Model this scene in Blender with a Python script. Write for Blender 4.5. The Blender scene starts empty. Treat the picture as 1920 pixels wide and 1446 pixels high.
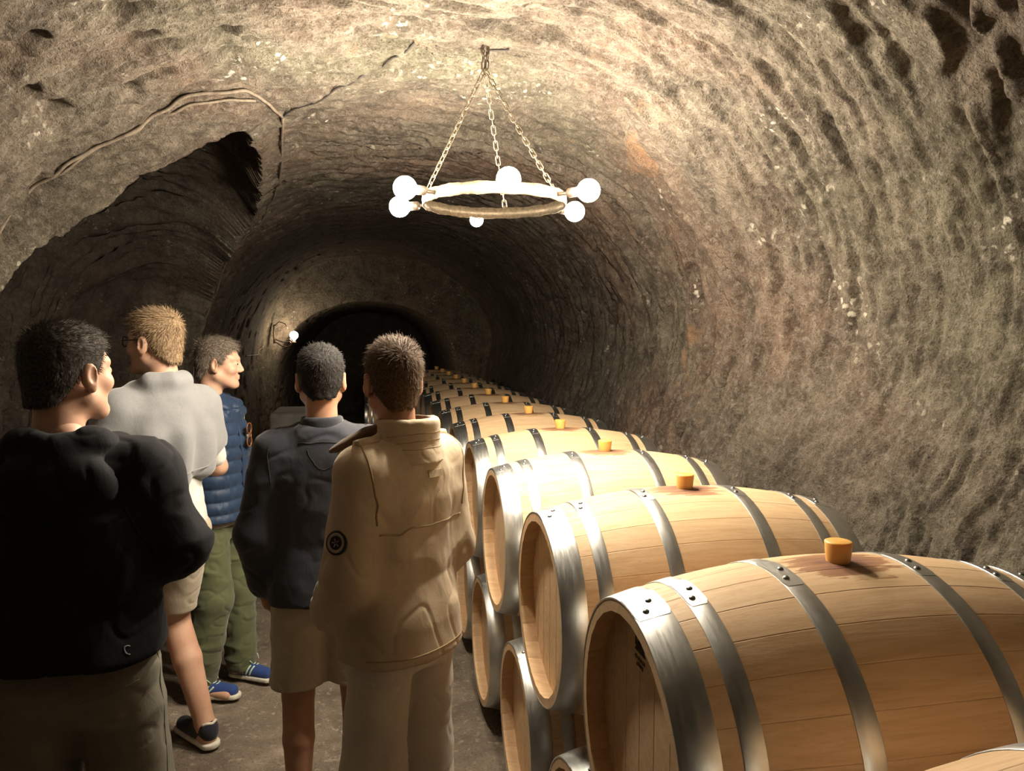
import bpy, bmesh, math, random
import numpy as np
from mathutils import Vector, Matrix
from mathutils.bvhtree import BVHTree

# ------------------------------------------------------------------ camera, world, exposure
scene = bpy.context.scene
COL = scene.collection
CAMH = 1.76
cam_data = bpy.data.cameras.new('camera')
cam_data.sensor_fit = 'HORIZONTAL'
cam_data.sensor_width = 36.0
cam_data.lens = 36.0 * 1380.0 / 1920.0
cam_data.clip_start = 0.05
cam = bpy.data.objects.new('camera', cam_data)
COL.objects.link(cam)
cam.location = (0, 0, CAMH)
cam.rotation_euler = (math.radians(90 - 3.82), 0, math.radians(-11.02))
scene.camera = cam

world = bpy.data.worlds.new('world')
scene.world = world
world.use_nodes = True
world.node_tree.nodes['Background'].inputs[0].default_value = (0.02, 0.018, 0.016, 1)
world.node_tree.nodes['Background'].inputs[1].default_value = 0.1

vs = scene.view_settings
vs.view_transform = 'Standard'
vs.look = 'None'
vs.exposure = 0.0
vs.gamma = 1.0
vs.use_curve_mapping = False
BULB_POWER = 840.0          # emission strength of the chandelier bulbs
BULB_COLOR = (1.0, 0.885, 0.71)

# ------------------------------------------------------------------ helpers
PI = math.pi
def link(o, parent=None):
    COL.objects.link(o)
    if parent is not None:
        o.parent = parent
    return o

def tag(o, label=None, cat=None, group=None, kind=None):
    if label: o['label'] = label
    if cat: o['category'] = cat
    if group: o['group'] = group
    if kind: o['kind'] = kind
    return o

def empty(name, loc=(0, 0, 0), rz=0.0, parent=None):
    o = bpy.data.objects.new(name, None)
    o.empty_display_size = 0.1
    o.location = loc
    o.rotation_euler = (0, 0, rz)
    return link(o, parent)

def new_mesh(name, V, Fc, mat=None, smooth=True):
    """V (n,3) array, Fc list of faces or (m,k) int array"""
    me = bpy.data.meshes.new(name)
    V = np.asarray(V, dtype=np.float32)
    if isinstance(Fc, np.ndarray) and Fc.ndim == 2:
        m, k = Fc.shape
        me.vertices.add(len(V)); me.vertices.foreach_set('co', V.ravel())
        me.loops.add(m * k); me.loops.foreach_set('vertex_index', Fc.astype(np.int32).ravel())
        me.polygons.add(m)
        me.polygons.foreach_set('loop_start', np.arange(0, m * k, k, dtype=np.int32))
        me.polygons.foreach_set('loop_total', np.full(m, k, dtype=np.int32))
        me.update(calc_edges=True)
    else:
        me.from_pydata([tuple(v) for v in V.tolist()], [], [tuple(f) for f in Fc])
    me.validate()
    me.polygons.foreach_set('use_smooth', np.full(len(me.polygons), smooth, dtype=bool))
    if mat is not None:
        me.materials.append(mat)
    me.update()
    return me

def obj(name, me, parent=None, loc=None, rot=None):
    o = bpy.data.objects.new(name, me)
    if loc is not None: o.location = loc
    if rot is not None: o.rotation_euler = rot
    return link(o, parent)

class MB:
    """collects primitive shapes into one mesh"""
    def __init__(self): self.V = []; self.F = []; self.n = 0
    def add(self, V, Fc):
        V = np.asarray(V, float)
        self.V.append(V); self.F += [tuple(int(i) + self.n for i in f) for f in Fc]; self.n += len(V)
    def tube(self, pts, r, sides=8, closed=False, cap=True):
        pts = [Vector(p) for p in pts]; n = len(pts)
        rs = r if isinstance(r, (list, tuple, np.ndarray)) else [r] * n
        V = []; prev = None
        for i, p in enumerate(pts):
            a = pts[(i - 1) % n] if (closed or i > 0) else p
            b = pts[(i + 1) % n] if (closed or i < n - 1) else p
            t = (b - a)
            if t.length < 1e-9: t = Vector((0, 0, 1))
            t.normalize()
            if prev is None:
                ref = Vector((0, 0, 1)) if abs(t.z) < .9 else Vector((1, 0, 0))
                u = t.cross(ref).normalized()
            else:
                u = (prev - t * prev.dot(t))
                if u.length < 1e-6: u = t.orthogonal()
                u.normalize()
            prev = u; w = t.cross(u)
            for k in range(sides):
                an = 2 * PI * k / sides
                V.append(p + (u * math.cos(an) + w * math.sin(an)) * rs[i])
        Fc = []
        m = n if closed else n - 1
        for i in range(m):
            for k in range(sides):
                a = i * sides + k; b = i * sides + (k + 1) % sides
                c = ((i + 1) % n) * sides + (k + 1) % sides; d = ((i + 1) % n) * sides + k
                Fc.append((a, b, c, d))
        if cap and not closed:
            Fc.append(tuple(range(sides - 1, -1, -1))); Fc.append(tuple((n - 1) * sides + k for k in range(sides)))
        self.add([tuple(v) for v in V], Fc)
        return self
    def lathe(self, prof, seg=24, axis='z', origin=(0, 0, 0)):
        V = []; Fc = []; n = len(prof)
        for k in range(seg):
            a = 2 * PI * k / seg
            for r, h in prof:
                p = (r * math.cos(a), r * math.sin(a), h)
                if axis == 'x': p = (p[2], p[0], p[1])
                if axis == 'y': p = (p[0], p[2], p[1])
                V.append((p[0] + origin[0], p[1] + origin[1], p[2] + origin[2]))
        for k in range(seg):
            k2 = (k + 1) % seg
            for i in range(n - 1):
                Fc.append((k * n + i, k2 * n + i, k2 * n + i + 1, k * n + i + 1))
        self.add(V, Fc); return self
    def box(self, c, s, rz=0.0):
        cx, cy, cz = c; hx, hy, hz = s[0] / 2, s[1] / 2, s[2] / 2
        V = []
        for x in (-hx, hx):
            for y in (-hy, hy):
                for z in (-hz, hz):
                    X = x * math.cos(rz) - y * math.sin(rz); Y = x * math.sin(rz) + y * math.cos(rz)
                    V.append((cx + X, cy + Y, cz + z))
        self.add(V, [(0, 1, 3, 2), (4, 6, 7, 5), (0, 4, 5, 1), (2, 3, 7, 6), (0, 2, 6, 4), (1, 5, 7, 3)]); return self
    def mesh(self, name, mat=None, smooth=True):
        me = new_mesh(name, np.concatenate(self.V), self.F, mat, smooth)
        bm = bmesh.new(); bm.from_mesh(me); bmesh.ops.recalc_face_normals(bm, faces=bm.faces[:]); bm.to_mesh(me); bm.free()
        return me
    def build(self, name, mat=None, parent=None, smooth=True, loc=None, rot=None):
        return obj(name, self.mesh(name, mat, smooth), parent, loc, rot)

def copy_tree(o, parent=None):
    c = o.copy(); COL.objects.link(c)
    c.parent = parent
    for ch in list(o.children):
        copy_tree(ch, c)
    return c

# numpy noise -------------------------------------------------------
_tabs = {}
def _tab(seed):
    if seed not in _tabs:
        _tabs[seed] = np.random.RandomState(seed).rand(64, 64, 64).astype(np.float32)
    return _tabs[seed]
def noise3(P, seed=0):
    """smooth value noise in -1..1 on (n,3) points"""
    T = _tab(seed); P = np.asarray(P, float)
    i = np.floor(P).astype(int); f = P - i; f = f * f * (3 - 2 * f); i &= 63; j = (i + 1) & 63
    def g(a, b, c): return T[a, b, c]
    x0, y0, z0 = i[:, 0], i[:, 1], i[:, 2]; x1, y1, z1 = j[:, 0], j[:, 1], j[:, 2]
    fx, fy, fz = f[:, 0], f[:, 1], f[:, 2]
    a = g(x0, y0, z0) * (1 - fx) + g(x1, y0, z0) * fx
    b = g(x0, y1, z0) * (1 - fx) + g(x1, y1, z0) * fx
    c = g(x0, y0, z1) * (1 - fx) + g(x1, y0, z1) * fx
    d = g(x0, y1, z1) * (1 - fx) + g(x1, y1, z1) * fx
    return ((a * (1 - fy) + b * fy) * (1 - fz) + (c * (1 - fy) + d * fy) * fz) * 2 - 1
def fbm3(P, octs=3, seed=0):
    P = np.asarray(P, float); r = 0; a = 1.0; t = 0
    for o in range(octs):
        r = r + a * noise3(P * (2.03 ** o) + 7.3 * o, seed + o); t += a; a *= .5
    return r / t
def sstep(a, b, x):
    t = np.clip((x - a) / (b - a), 0, 1); return t * t * (3 - 2 * t)

# node material helper ------------------------------------------------
class Mat:
    def __init__(self, name, rough=.8, metal=0.0, spec=None, color=(.5, .5, .5)):
        m = bpy.data.materials.new(name); m.use_nodes = True
        self.m = m; self.nt = m.node_tree; self.b = self.nt.nodes['Principled BSDF']
        self.b.inputs['Roughness'].default_value = rough
        self.b.inputs['Metallic'].default_value = metal
        self.b.inputs['Base Color'].default_value = (*color, 1)
        if spec is not None: self.b.inputs['Specular IOR Level'].default_value = spec
    def n(self, typ, **kw):
        nd = self.nt.nodes.new(typ)
        for k, v in kw.items():
            if k.startswith('i_'):
                key = k[2:].replace('_', ' ')
                nd.inputs[int(key) if key.isdigit() else key].default_value = v
            else: setattr(nd, k, v)
        return nd
    def l(self, a, b): self.nt.links.new(a, b)
    def coord(self, which='Object', scale=(1, 1, 1), rot=(0, 0, 0)):
        t = self.n('ShaderNodeTexCoord'); mp = self.n('ShaderNodeMapping')
        mp.inputs['Scale'].default_value = scale; mp.inputs['Rotation'].default_value = rot
        self.l(t.outputs[which], mp.inputs['Vector']); return mp.outputs['Vector']
    def noise(self, vec, scale=5, detail=4, rough=.55, dist=0.0):
        nd = self.n('ShaderNodeTexNoise'); nd.inputs['Scale'].default_value = scale
        nd.inputs['Detail'].default_value = detail; nd.inputs['Roughness'].default_value = rough
        nd.inputs['Distortion'].default_value = dist
        if vec is not None: self.l(vec, nd.inputs['Vector'])
        return nd.outputs['Fac']
    def ramp(self, fac, stops, interp='LINEAR'):
        nd = self.n('ShaderNodeValToRGB'); cr = nd.color_ramp; cr.interpolation = interp
        while len(cr.elements) < len(stops): cr.elements.new(.5)
        for e, (p, c) in zip(cr.elements, stops):
            e.position = p; e.color = (*c, 1) if len(c) == 3 else c
        self.l(fac, nd.inputs['Fac']); return nd.outputs['Color']
    def mix(self, fac, a, b, mode='MIX'):
        nd = self.n('ShaderNodeMix', data_type='RGBA', blend_type=mode)
        for s, v in ((0, fac), (6, a), (7, b)):
            if isinstance(v, (int, float)): nd.inputs[s].default_value = v
            elif isinstance(v, tuple): nd.inputs[s].default_value = (*v, 1)
            else: self.l(v, nd.inputs[s])
        return nd.outputs[2]
    def math(self, op, a, b=None, c=None):
        nd = self.n('ShaderNodeMath', operation=op)
        for s, v in enumerate((a, b, c)):
            if v is None: continue
            if isinstance(v, (int, float)): nd.inputs[s].default_value = v
            else: self.l(v, nd.inputs[s])
        return nd.outputs[0]
    def bump(self, h, strength=.3, dist=.01):
        nd = self.n('ShaderNodeBump'); nd.inputs['Strength'].default_value = strength; nd.inputs['Distance'].default_value = dist
        self.l(h, nd.inputs['Height']); self.l(nd.outputs[0], self.b.inputs['Normal']); return nd
    def color(self, sock): self.l(sock, self.b.inputs['Base Color'])
    def rough(self, sock): self.l(sock, self.b.inputs['Roughness'])

def fabric(name, col, rough=.9, var=.25, weave=900, bump=.25, sheen=.2, dist=.002):
    M = Mat(name, rough=rough, spec=.25)
    v = M.coord('Object')
    n1 = M.noise(v, 9, 3); n2 = M.noise(v, weave, 1)
    c0 = tuple(c * (1 - var) for c in col); c1 = tuple(min(1, c * (1 + var)) for c in col)
    c = M.ramp(n1, [(.3, c0), (.7, c1)])
    c = M.mix(.35, c, M.ramp(n2, [(.3, tuple(x * .6 for x in col)), (.7, tuple(min(1, x * 1.3) for x in col))]))
    wr = M.noise(M.coord('Object', (1, 1, .6)), 22, 4, .55, 1.2)
    M.color(c); M.bump(M.math('ADD', M.math('MULTIPLY', n2, dist * bump * 40), M.math('MULTIPLY', wr, .6)), .35, .008)
    if 'Sheen Weight' in M.b.inputs: M.b.inputs['Sheen Weight'].default_value = sheen
    return M.m

def plain(name, col, rough=.6, metal=0.0, var=.15, nscale=30, bump=0.0, spec=None):
    M = Mat(name, rough=rough, metal=metal, spec=spec)
    v = M.coord('Object'); n = M.noise(v, nscale, 3)
    M.color(M.ramp(n, [(.3, tuple(c * (1 - var) for c in col)), (.7, tuple(min(1, c * (1 + var)) for c in col))]))
    if bump: M.bump(n, bump, .003)
    return M.m

# ------------------------------------------------------------------ rock materials
def rock_material():
    M = Mat('hewn_rock', rough=.93, spec=.2)
    v = M.coord('Object')
    big = M.noise(v, .9, 4, .6, .4); mid = M.noise(v, 5.5, 6, .65, .3); fine = M.noise(v, 34, 6, .7); fin2 = M.noise(v, 120, 4, .7)
    c = M.ramp(mid, [(.28, (.046, .038, .031)), (.45, (.120, .100, .079)), (.60, (.182, .154, .122)), (.78, (.265, .228, .182))])
    # large drifts: olive grey to reddish brown
    drift = M.ramp(big, [(.35, (.92, .98, .86)), (.50, (1.0, .97, .92)), (.66, (1.10, .88, .80))])
    c = M.mix(1.0, c, drift, 'MULTIPLY')
    c = M.mix(M.ramp(fine, [(.46, (0, 0, 0)), (.68, (.55, .55, .55))]), c, (.33, .285, .23))
    c = M.mix(M.ramp(fin2, [(.30, (.8, .8, .8)), (.50, (0, 0, 0))]), c, (.035, .028, .022))
    # orange bare patches
    o1 = M.noise(v, 1.7, 5, .6, 1.2)
    c = M.mix(M.ramp(o1, [(.66, (0, 0, 0)), (.72, (.55, .55, .55))]), c, (.36, .20, .105))
    # pale lichen / mineral spots in clusters
    vo = M.n('ShaderNodeTexVoronoi', feature='F1'); vo.inputs['Scale'].default_value = 26
    wv = M.n('ShaderNodeVectorMath', operation='ADD')
    nz = M.n('ShaderNodeTexNoise'); nz.inputs['Scale'].default_value = 30; nz.inputs['Detail'].default_value = 3
    M.l(v, nz.inputs['Vector'])
    sc = M.n('ShaderNodeVectorMath', operation='SCALE'); sc.inputs['Scale'].default_value = .05
    M.l(nz.outputs['Color'], sc.inputs[0]); M.l(v, wv.inputs[0]); M.l(sc.outputs[0], wv.inputs[1]); M.l(wv.outputs[0], vo.inputs['Vector'])
    spot = M.ramp(vo.outputs['Distance'], [(.20, (1, 1, 1)), (.34, (0, 0, 0))])
    clus = M.noise(v, 2.6, 4, .65)
    cl = M.ramp(clus, [(.56, (0, 0, 0)), (.66, (1, 1, 1))])
    lich = M.mix(1.0, spot, cl, 'MULTIPLY')
    c = M.mix(M.math('MULTIPLY', lich, .8), c, (.60, .55, .45))
    # per-vertex darker colour: the alcove, the far stretch and the mossy crumbly spot
    at = M.n('ShaderNodeAttribute', attribute_name='dark_mask')
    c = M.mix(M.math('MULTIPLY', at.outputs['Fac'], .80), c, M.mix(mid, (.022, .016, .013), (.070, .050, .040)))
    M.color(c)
    h = M.math('ADD', M.math('MULTIPLY', fine, .6), M.math('MULTIPLY', fin2, .35))
    M.bump(h, 1.0, .035)
    return M.m
ROCK = rock_material()

def floor_material():
    M = Mat('trodden_earth', rough=.9, spec=.25)
    v = M.coord('Object')
    a = M.noise(v, 3.2, 6, .65, .5); b = M.noise(v, 26, 5, .7); d = M.noise(v, 110, 3, .6)
    c = M.ramp(a, [(.3, (.095, .075, .056)), (.55, (.200, .160, .120)), (.75, (.30, .245, .185))])
    c = M.mix(M.ramp(b, [(.56, (0, 0, 0)), (.70, (.7, .7, .7))]), c, (.46, .40, .31))
    c = M.mix(M.ramp(d, [(.3, (.6, .6, .6)), (.48, (0, 0, 0))]), c, (.05, .04, .03))
    M.color(c); M.bump(M.math('ADD', b, M.math('MULTIPLY', d, .5)), .8, .012)
    return M.m

# ------------------------------------------------------------------ the cave
XR, XL, ZS, NEXP = 1.95, -1.56, 1.1, 2.3
ALC = np.array([(3.05, -.31), (3.08, 1.2), (3.27, 1.62), (3.34, 1.76), (3.48, 1.95), (3.54, 2.15), (3.52, 2.40), (3.48, 2.57), (3.60, 2.64), (3.80, 2.68),
                (4.36, 2.64), (5.27, 2.43), (5.68, 2.20), (6.06, 1.90), (6.40, 1.60), (6.45, -.31)])
def poly_sd(P, poly):
    """signed distance (positive inside) of points (n,2) to closed polygon"""
    n = len(poly); d = np.full(len(P), 1e9); ins = np.zeros(len(P), bool)
    for i in range(n):
        a = poly[i]; b = poly[(i + 1) % n]; e = b - a; w = P - a
        t = np.clip((w @ e) / (e @ e), 0, 1)[:, None]
        dist = np.linalg.norm(w - t * e, axis=1)
        if not (a[1] < -.2 and b[1] < -.2):
            d = np.minimum(d, dist)
        c1 = (a[1] > P[:, 1]) != (b[1] > P[:, 1])
        with np.errstate(divide='ignore', invalid='ignore'):
            xx = (b[0] - a[0]) * (P[:, 1] - a[1]) / (b[1] - a[1]) + a[0]
        ins ^= c1 & (P[:, 0] < xx)
    return np.where(ins, d, -d)

def cave_grid():
    ys = np.concatenate([np.linspace(-2.6, 1.2, 40, endpoint=False), np.arange(1.2, 4.8, .0105), np.arange(4.8, 5.2, .016), np.arange(5.2, 8.4, .024),
                         np.arange(8.4, 11.2, .05), np.arange(11.2, 11.75, .02), np.linspace(11.75, 17.5, 50)])
    us = np.linspace(0, 1, 680)
    Y, Ug = np.meshgrid(ys, us, indexing='ij')
    k = sstep(3.5, 11.0, Y); arch = sstep(11.36, 11.62, Y)
    xa = .42 + (.07 - .42) * k
    xr = XR + (1.40 - XR) * arch + .05 * np.sin(Y * 1.3) * (1 - arch)
    xl = XL + (-1.40 - XL) * arch + .04 * np.sin(Y * 1.1 + 1) * (1 - arch)
    zt = 2.865 + .125 * k; zt = zt + (2.30 - zt) * arch
    zs = ZS + (.95 - ZS) * arch
    t = np.clip((Ug - .15) / .70, 0, 1) * PI
    c, s = np.cos(t), np.sin(t)
    e = 2 / NEXP
    a = np.where(c >= 0, xr - xa, xa - xl)
    X = xa + a * np.sign(c) * np.abs(c) ** e
    Z = zs + (zt - zs) * np.abs(s) ** e
    lo = Ug < .15; hi = Ug > .85
    Z = np.where(lo, -.15 + (zs + .15) * (Ug / .15), Z); X = np.where(lo, xr, X)
    X = X - np.where(X > xa, .30 * sstep(2.0, .75, Z) * (1 - arch), 0)
    Z = np.where(hi, -.15 + (zs + .15) * ((1 - Ug) / .15), Z); X = np.where(hi, xl, X)
    P = np.stack([X, Y, Z], -1)
    # outward normal of the smooth base
    du = np.gradient(P, axis=1); dy = np.gradient(P, axis=0)
    N = np.cross(du, dy); N /= np.linalg.norm(N, axis=-1, keepdims=True) + 1e-9
    cen = np.stack([xa, Y, np.full_like(Y, 1.3)], -1)
    sgn = np.sign(((P - cen) * N).sum(-1, keepdims=True)); N = N * np.where(sgn == 0, 1, sgn)
    N[..., 1] *= .2
    S = np.cumsum(np.linalg.norm(np.diff(P, axis=1, prepend=P[:, :1]), axis=-1), axis=1)   # arc length
    # alcove
    LA = (1 - Ug).ravel() * 7.4 - .3
    flat = np.stack([Y.ravel() + .05 * noise3(np.stack([Y.ravel() * 5, LA * 5, 0 * LA], 1), 3), LA + .05 * noise3(np.stack([Y.ravel() * 5, LA * 5, 9 + 0 * LA], 1), 4)], 1)
    sd = poly_sd(flat, ALC).reshape(Y.shape)
    sd = np.where(X < xa - .2, sd, -1)
    q = np.clip(sd / .75, 0, 1)
    rec = np.where(sd > 0, .80 * np.sqrt(1 - (1 - q) ** 2), 0)
    lip = .05 * np.exp(-(np.clip(-sd, 0, None) / .10) ** 2) * (sd <= 0) * (sd > -.5)
    # relief
    yy, ss = Y.ravel(), S.ravel()
    warp = .10 * noise3(np.stack([yy * 1.5, ss * 1.5, 0 * yy], 1), 11)
    slant = yy + .22 * ss + warp
    z0 = np.zeros_like(yy)
    g1 = noise3(np.stack([slant / .030, ss / .150, z0], 1), 5)
    g2 = noise3(np.stack([slant / .052, ss / .250, z0 + 5], 1), 6)
    groove = .75 * sstep(-.10, .50, g1) + .95 * sstep(.02, .55, g2) - .6
    lumps = fbm3(np.stack([yy / .30, ss / .30, z0], 1), 5, 20)
    bulge = fbm3(np.stack([yy / 1.1, ss / 1.1, z0], 1), 3, 30)
    pit = noise3(np.stack([yy / .085, ss / .12, z0], 1), 41)
    pits = np.clip(pit - .38, 0, 1)
    far = sstep(6.0, 9.0, yy); inal = sstep(0, .15, sd.ravel())
    left = sstep(.25, -.5, X.ravel()) * (1 - inal)
    gamp = (.036 * (1 - .8 * far)) * (1 - .65 * left) * (1 + .9 * inal)
    gmod = .45 + .9 * sstep(-.4, .5, noise3(np.stack([yy / .7, ss / .7, z0], 1), 50))
    rough_patch = np.exp(-(((yy - 2.75) / .65) ** 2 + ((ss - 1.15) / .45) ** 2))      # crumbly spot low on the right wall
    disp = groove * gamp * gmod * (1 - rough_patch) + lumps * (.030 + .03 * rough_patch) * (1 - .5 * far) + bulge * .055 \
        + pits * (.085 * left + .012)
    fine = fbm3(np.stack([yy / .036, ss / .036, z0], 1), 3, 60)
    disp = disp + fine * (.012 + .014 * rough_patch) * (1 - .7 * far)
    ledge = .012 * sstep(-.3, .3, noise3(np.stack([yy / .5, ss / .9, z0 + 3], 1), 70)) * (1 - far)
    disp = (disp + ledge).reshape(Y.shape)
    P = P + N * (rec - lip + disp)[..., None]
    dark_mask = np.clip(.75 * inal + .55 * sstep(5.5, 8.5, yy) * (1 - .9 * sstep(11.2, 11.4, yy)) + .5 * rough_patch, 0, 1)  # where the rock colour is blended darker
    return ys, us, P, N, dark_mask.reshape(Y.shape)

CY, CU, CP, CN, CM = cave_grid()
def surf(u, y, off=0.0):
    """point on the finished rock surface, off metres into the room"""
    i = np.clip(np.searchsorted(CY, y), 1, len(CY) - 1); j = np.clip(int(u * (len(CU) - 1)) + 1, 1, len(CU) - 1)
    fy = (y - CY[i - 1]) / (CY[i] - CY[i - 1]); fu = (u - CU[j - 1]) / (CU[j] - CU[j - 1])
    p = (CP[i - 1, j - 1] * (1 - fy) + CP[i, j - 1] * fy) * (1 - fu) + (CP[i - 1, j] * (1 - fy) + CP[i, j] * fy) * fu
    return p - CN[i, j] * off

def build_cave():
    ny, nu = CP.shape[:2]
    # vertex normals of the whole shell so the pieces join without a seam
    du = np.gradient(CP, axis=1); dy = np.gradient(CP, axis=0)
    VN = np.cross(du, dy); VN /= np.linalg.norm(VN, axis=-1, keepdims=True) + 1e-12
    VN *= -np.sign((VN * CN).sum(-1, keepdims=True))          # into the room
    for name, j0, j1, lab in (('wall_right', 0, int(nu * .24), 'rough tool-marked rock wall behind the barrels'),
                              ('ceiling', int(nu * .24), int(nu * .72), 'hewn rock vault of the cellar'),
                              ('wall_left', int(nu * .72), nu - 1, 'rock wall with a deep dark alcove')):
        G = CP[:, j0:j1 + 1]; n = G.shape[1]
        idx = np.arange(ny * n).reshape(ny, n)
        a, b, c, d = idx[:-1, :-1].ravel(), idx[1:, :-1].ravel(), idx[1:, 1:].ravel(), idx[:-1, 1:].ravel()
        Fq = np.stack([a, b, c, d], 1)
        # orientation: face into the room
        e1 = G[0, 1] - G[0, 0]; e2 = G[1, 0] - G[0, 0]
        nn = np.cross(e2, e1)
        if (nn * VN[0, j0]).sum() < 0: Fq = Fq[:, ::-1]
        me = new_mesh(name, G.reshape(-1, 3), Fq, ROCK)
        at = me.attributes.new('dark_mask', 'FLOAT', 'POINT')
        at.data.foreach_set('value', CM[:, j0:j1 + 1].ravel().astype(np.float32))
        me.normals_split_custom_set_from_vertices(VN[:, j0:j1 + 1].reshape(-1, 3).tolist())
        tag(obj(name, me), lab, None, None, 'structure')
    # floor
    xs = np.concatenate([np.arange(-2.9, 1.9, .03)]); ys = np.concatenate([np.arange(-2.6, 1.5, .12), np.arange(1.5, 5, .03), np.arange(5, 17.6, .12)])
    X, Y = np.meshgrid(xs, ys, indexing='ij')
    f = np.stack([X.ravel(), Y.ravel(), 0 * X.ravel()], 1)
    keep = sstep(.45, .25, X.ravel())
    Z = (-.012 + .012 * fbm3(f * 3, 4, 80) + .010 * np.clip(fbm3(f * 14, 3, 90), -.2, 1)) * (.3 + .7 * keep)
    Z = np.minimum(Z, .004)
    idx = np.arange(X.size).reshape(X.shape)
    Fq = np.stack([idx[:-1, :-1].ravel(), idx[1:, :-1].ravel(), idx[1:, 1:].ravel(), idx[:-1, 1:].ravel()], 1)
    me = new_mesh('floor', np.stack([X.ravel(), Y.ravel(), Z], 1), Fq, floor_material())
    tag(obj('floor', me), 'trodden earth and gravel floor of the cellar', None, None, 'structure')
    for name, y in (('wall_back', 17.45), ('wall_front_added', -2.55)):  # front one is unseen, added behind the camera to keep bounced light in
        V = []; n = 40
        xs = np.linspace(-3.1, 2.6, n); zs = np.linspace(-.3, 3.9, n)
        A, B = np.meshgrid(xs, zs, indexing='ij')
        D = y + .08 * fbm3(np.stack([A.ravel() * 3, B.ravel() * 3, 0 * A.ravel()], 1), 4, 15)
        idx = np.arange(n * n).reshape(n, n)
        Fq = np.stack([idx[:-1, :-1].ravel(), idx[1:, :-1].ravel(), idx[1:, 1:].ravel(), idx[:-1, 1:].ravel()], 1)
        me = new_mesh(name, np.stack([A.ravel(), D, B.ravel()], 1), Fq, ROCK)
        at = me.attributes.new('dark_mask', 'FLOAT', 'POINT'); at.data.foreach_set('value', np.full(n * n, .7, np.float32))
        tag(obj(name, me), 'rock face closing the cellar tunnel', None, None, 'structure')
build_cave()

# ------------------------------------------------------------------ barrels
BL, RB, RH, NST = .95, .350, .286, 28
def brad(x): return RH + (RB - RH) * (1 - (2 * x / BL) ** 2)

def oak_material():
    M = Mat('pale_oak', rough=.62, spec=.3)
    v = M.coord('Object', (1.0, 14, 14))
    oi = M.n('ShaderNodeObjectInfo')
    add = M.n('ShaderNodeVectorMath', operation='ADD')
    cmb = M.n('ShaderNodeCombineXYZ')
    for k in range(3): M.l(M.math('MULTIPLY', oi.outputs['Random'], 17.0 + 9 * k), cmb.inputs[k])
    M.l(v, add.inputs[0]); M.l(cmb.outputs[0], add.inputs[1])
    g = M.noise(add.outputs[0], 3.2, 5, .6, .7); g2 = M.noise(add.outputs[0], 14, 3, .6)
    c = M.ramp(g, [(.30, (.54, .365, .205)), (.50, (.62, .435, .260)), (.72, (.69, .505, .320))])
    c = M.mix(M.ramp(g2, [(.30, (.35, .35, .35)), (.48, (0, 0, 0))]), c, (.44, .280, .150))
    tint = M.ramp(oi.outputs['Random'], [(0, (.93, .92, .90)), (.5, (1, .98, .95)), (1, (1.04, 1.0, .98))])
    c = M.mix(1.0, c, tint, 'MULTIPLY')
    # wine spilt round the bung hole, in barrel surface coordinates
    at = M.n('ShaderNodeAttribute', attribute_name='bpos')
    sep = M.n('ShaderNodeSeparateXYZ'); M.l(at.outputs['Vector'], sep.inputs[0])
    loc = M.n('ShaderNodeVectorMath', operation='ADD'); M.l(at.outputs['Vector'], loc.inputs[0]); M.l(oi.outputs['Location'], loc.inputs[1])
    mp = M.n('ShaderNodeMapping'); mp.inputs['Scale'].default_value = (9, 70, 30); M.l(loc.outputs[0], mp.inputs['Vector'])
    nz = M.noise(mp.outputs[0], 1.0, 3, .6)
    dx = M.math('DIVIDE', sep.outputs[0], .125); dy = M.math('DIVIDE', sep.outputs[1], .085)
    rr = M.math('SQRT', M.math('ADD', M.math('MULTIPLY', dx, dx), M.math('MULTIPLY', dy, dy)))
    rr = M.math('ADD', rr, M.math('MULTIPLY', M.math('SUBTRACT', nz, .5), 1.5))
    st = M.ramp(rr, [(.86, (.9, .9, .9)), (.92, (0, 0, 0))])
    c = M.mix(st, c, M.ramp(rr, [(.25, (.13, .050, .040)), (.8, (.30, .150, .075))]))
    M.color(c); M.bump(M.math('ADD', g2, g), .12, .002)
    M.rough(M.ramp(g, [(.3, (.68, .68, .68)), (.7, (.52, .52, .52))]))
    return M.m
OAK = oak_material()

def steel_material():
    M = Mat('galvanised_steel', rough=.34, metal=1.0)
    v = M.coord('Object', (40, 3, 3)); n = M.noise(v, 5, 4, .6); n2 = M.noise(M.coord('Object'), 22, 4)
    M.color(M.ramp(n2, [(.3, (.50, .51, .50)), (.7, (.62, .63, .62))]))
    M.rough(M.ramp(n, [(.25, (.30, .30, .30)), (.75, (.46, .46, .46))]))
    M.bump(n, .05, .001)
    return M.m
STEEL = steel_material()
RIVET = plain('rivet_steel', (.30, .30, .30), .38, 1.0)
def bung_material():
    M = Mat('amber_silicone', rough=.42)
    n = M.noise(M.coord('Object'), 30, 3)
    M.color(M.ramp(n, [(.3, (.70, .36, .085)), (.7, (.82, .47, .14))]))
    M.b.inputs['Subsurface Weight'].default_value = .6
    M.b.inputs['Subsurface Radius'].default_value = (.03, .015, .005)
    M.b.inputs['Subsurface Scale'].default_value = .5
    return M.m
BUNG = bung_material()
CHAR = plain('burnt_brand', (.045, .022, .015), .9)

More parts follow.
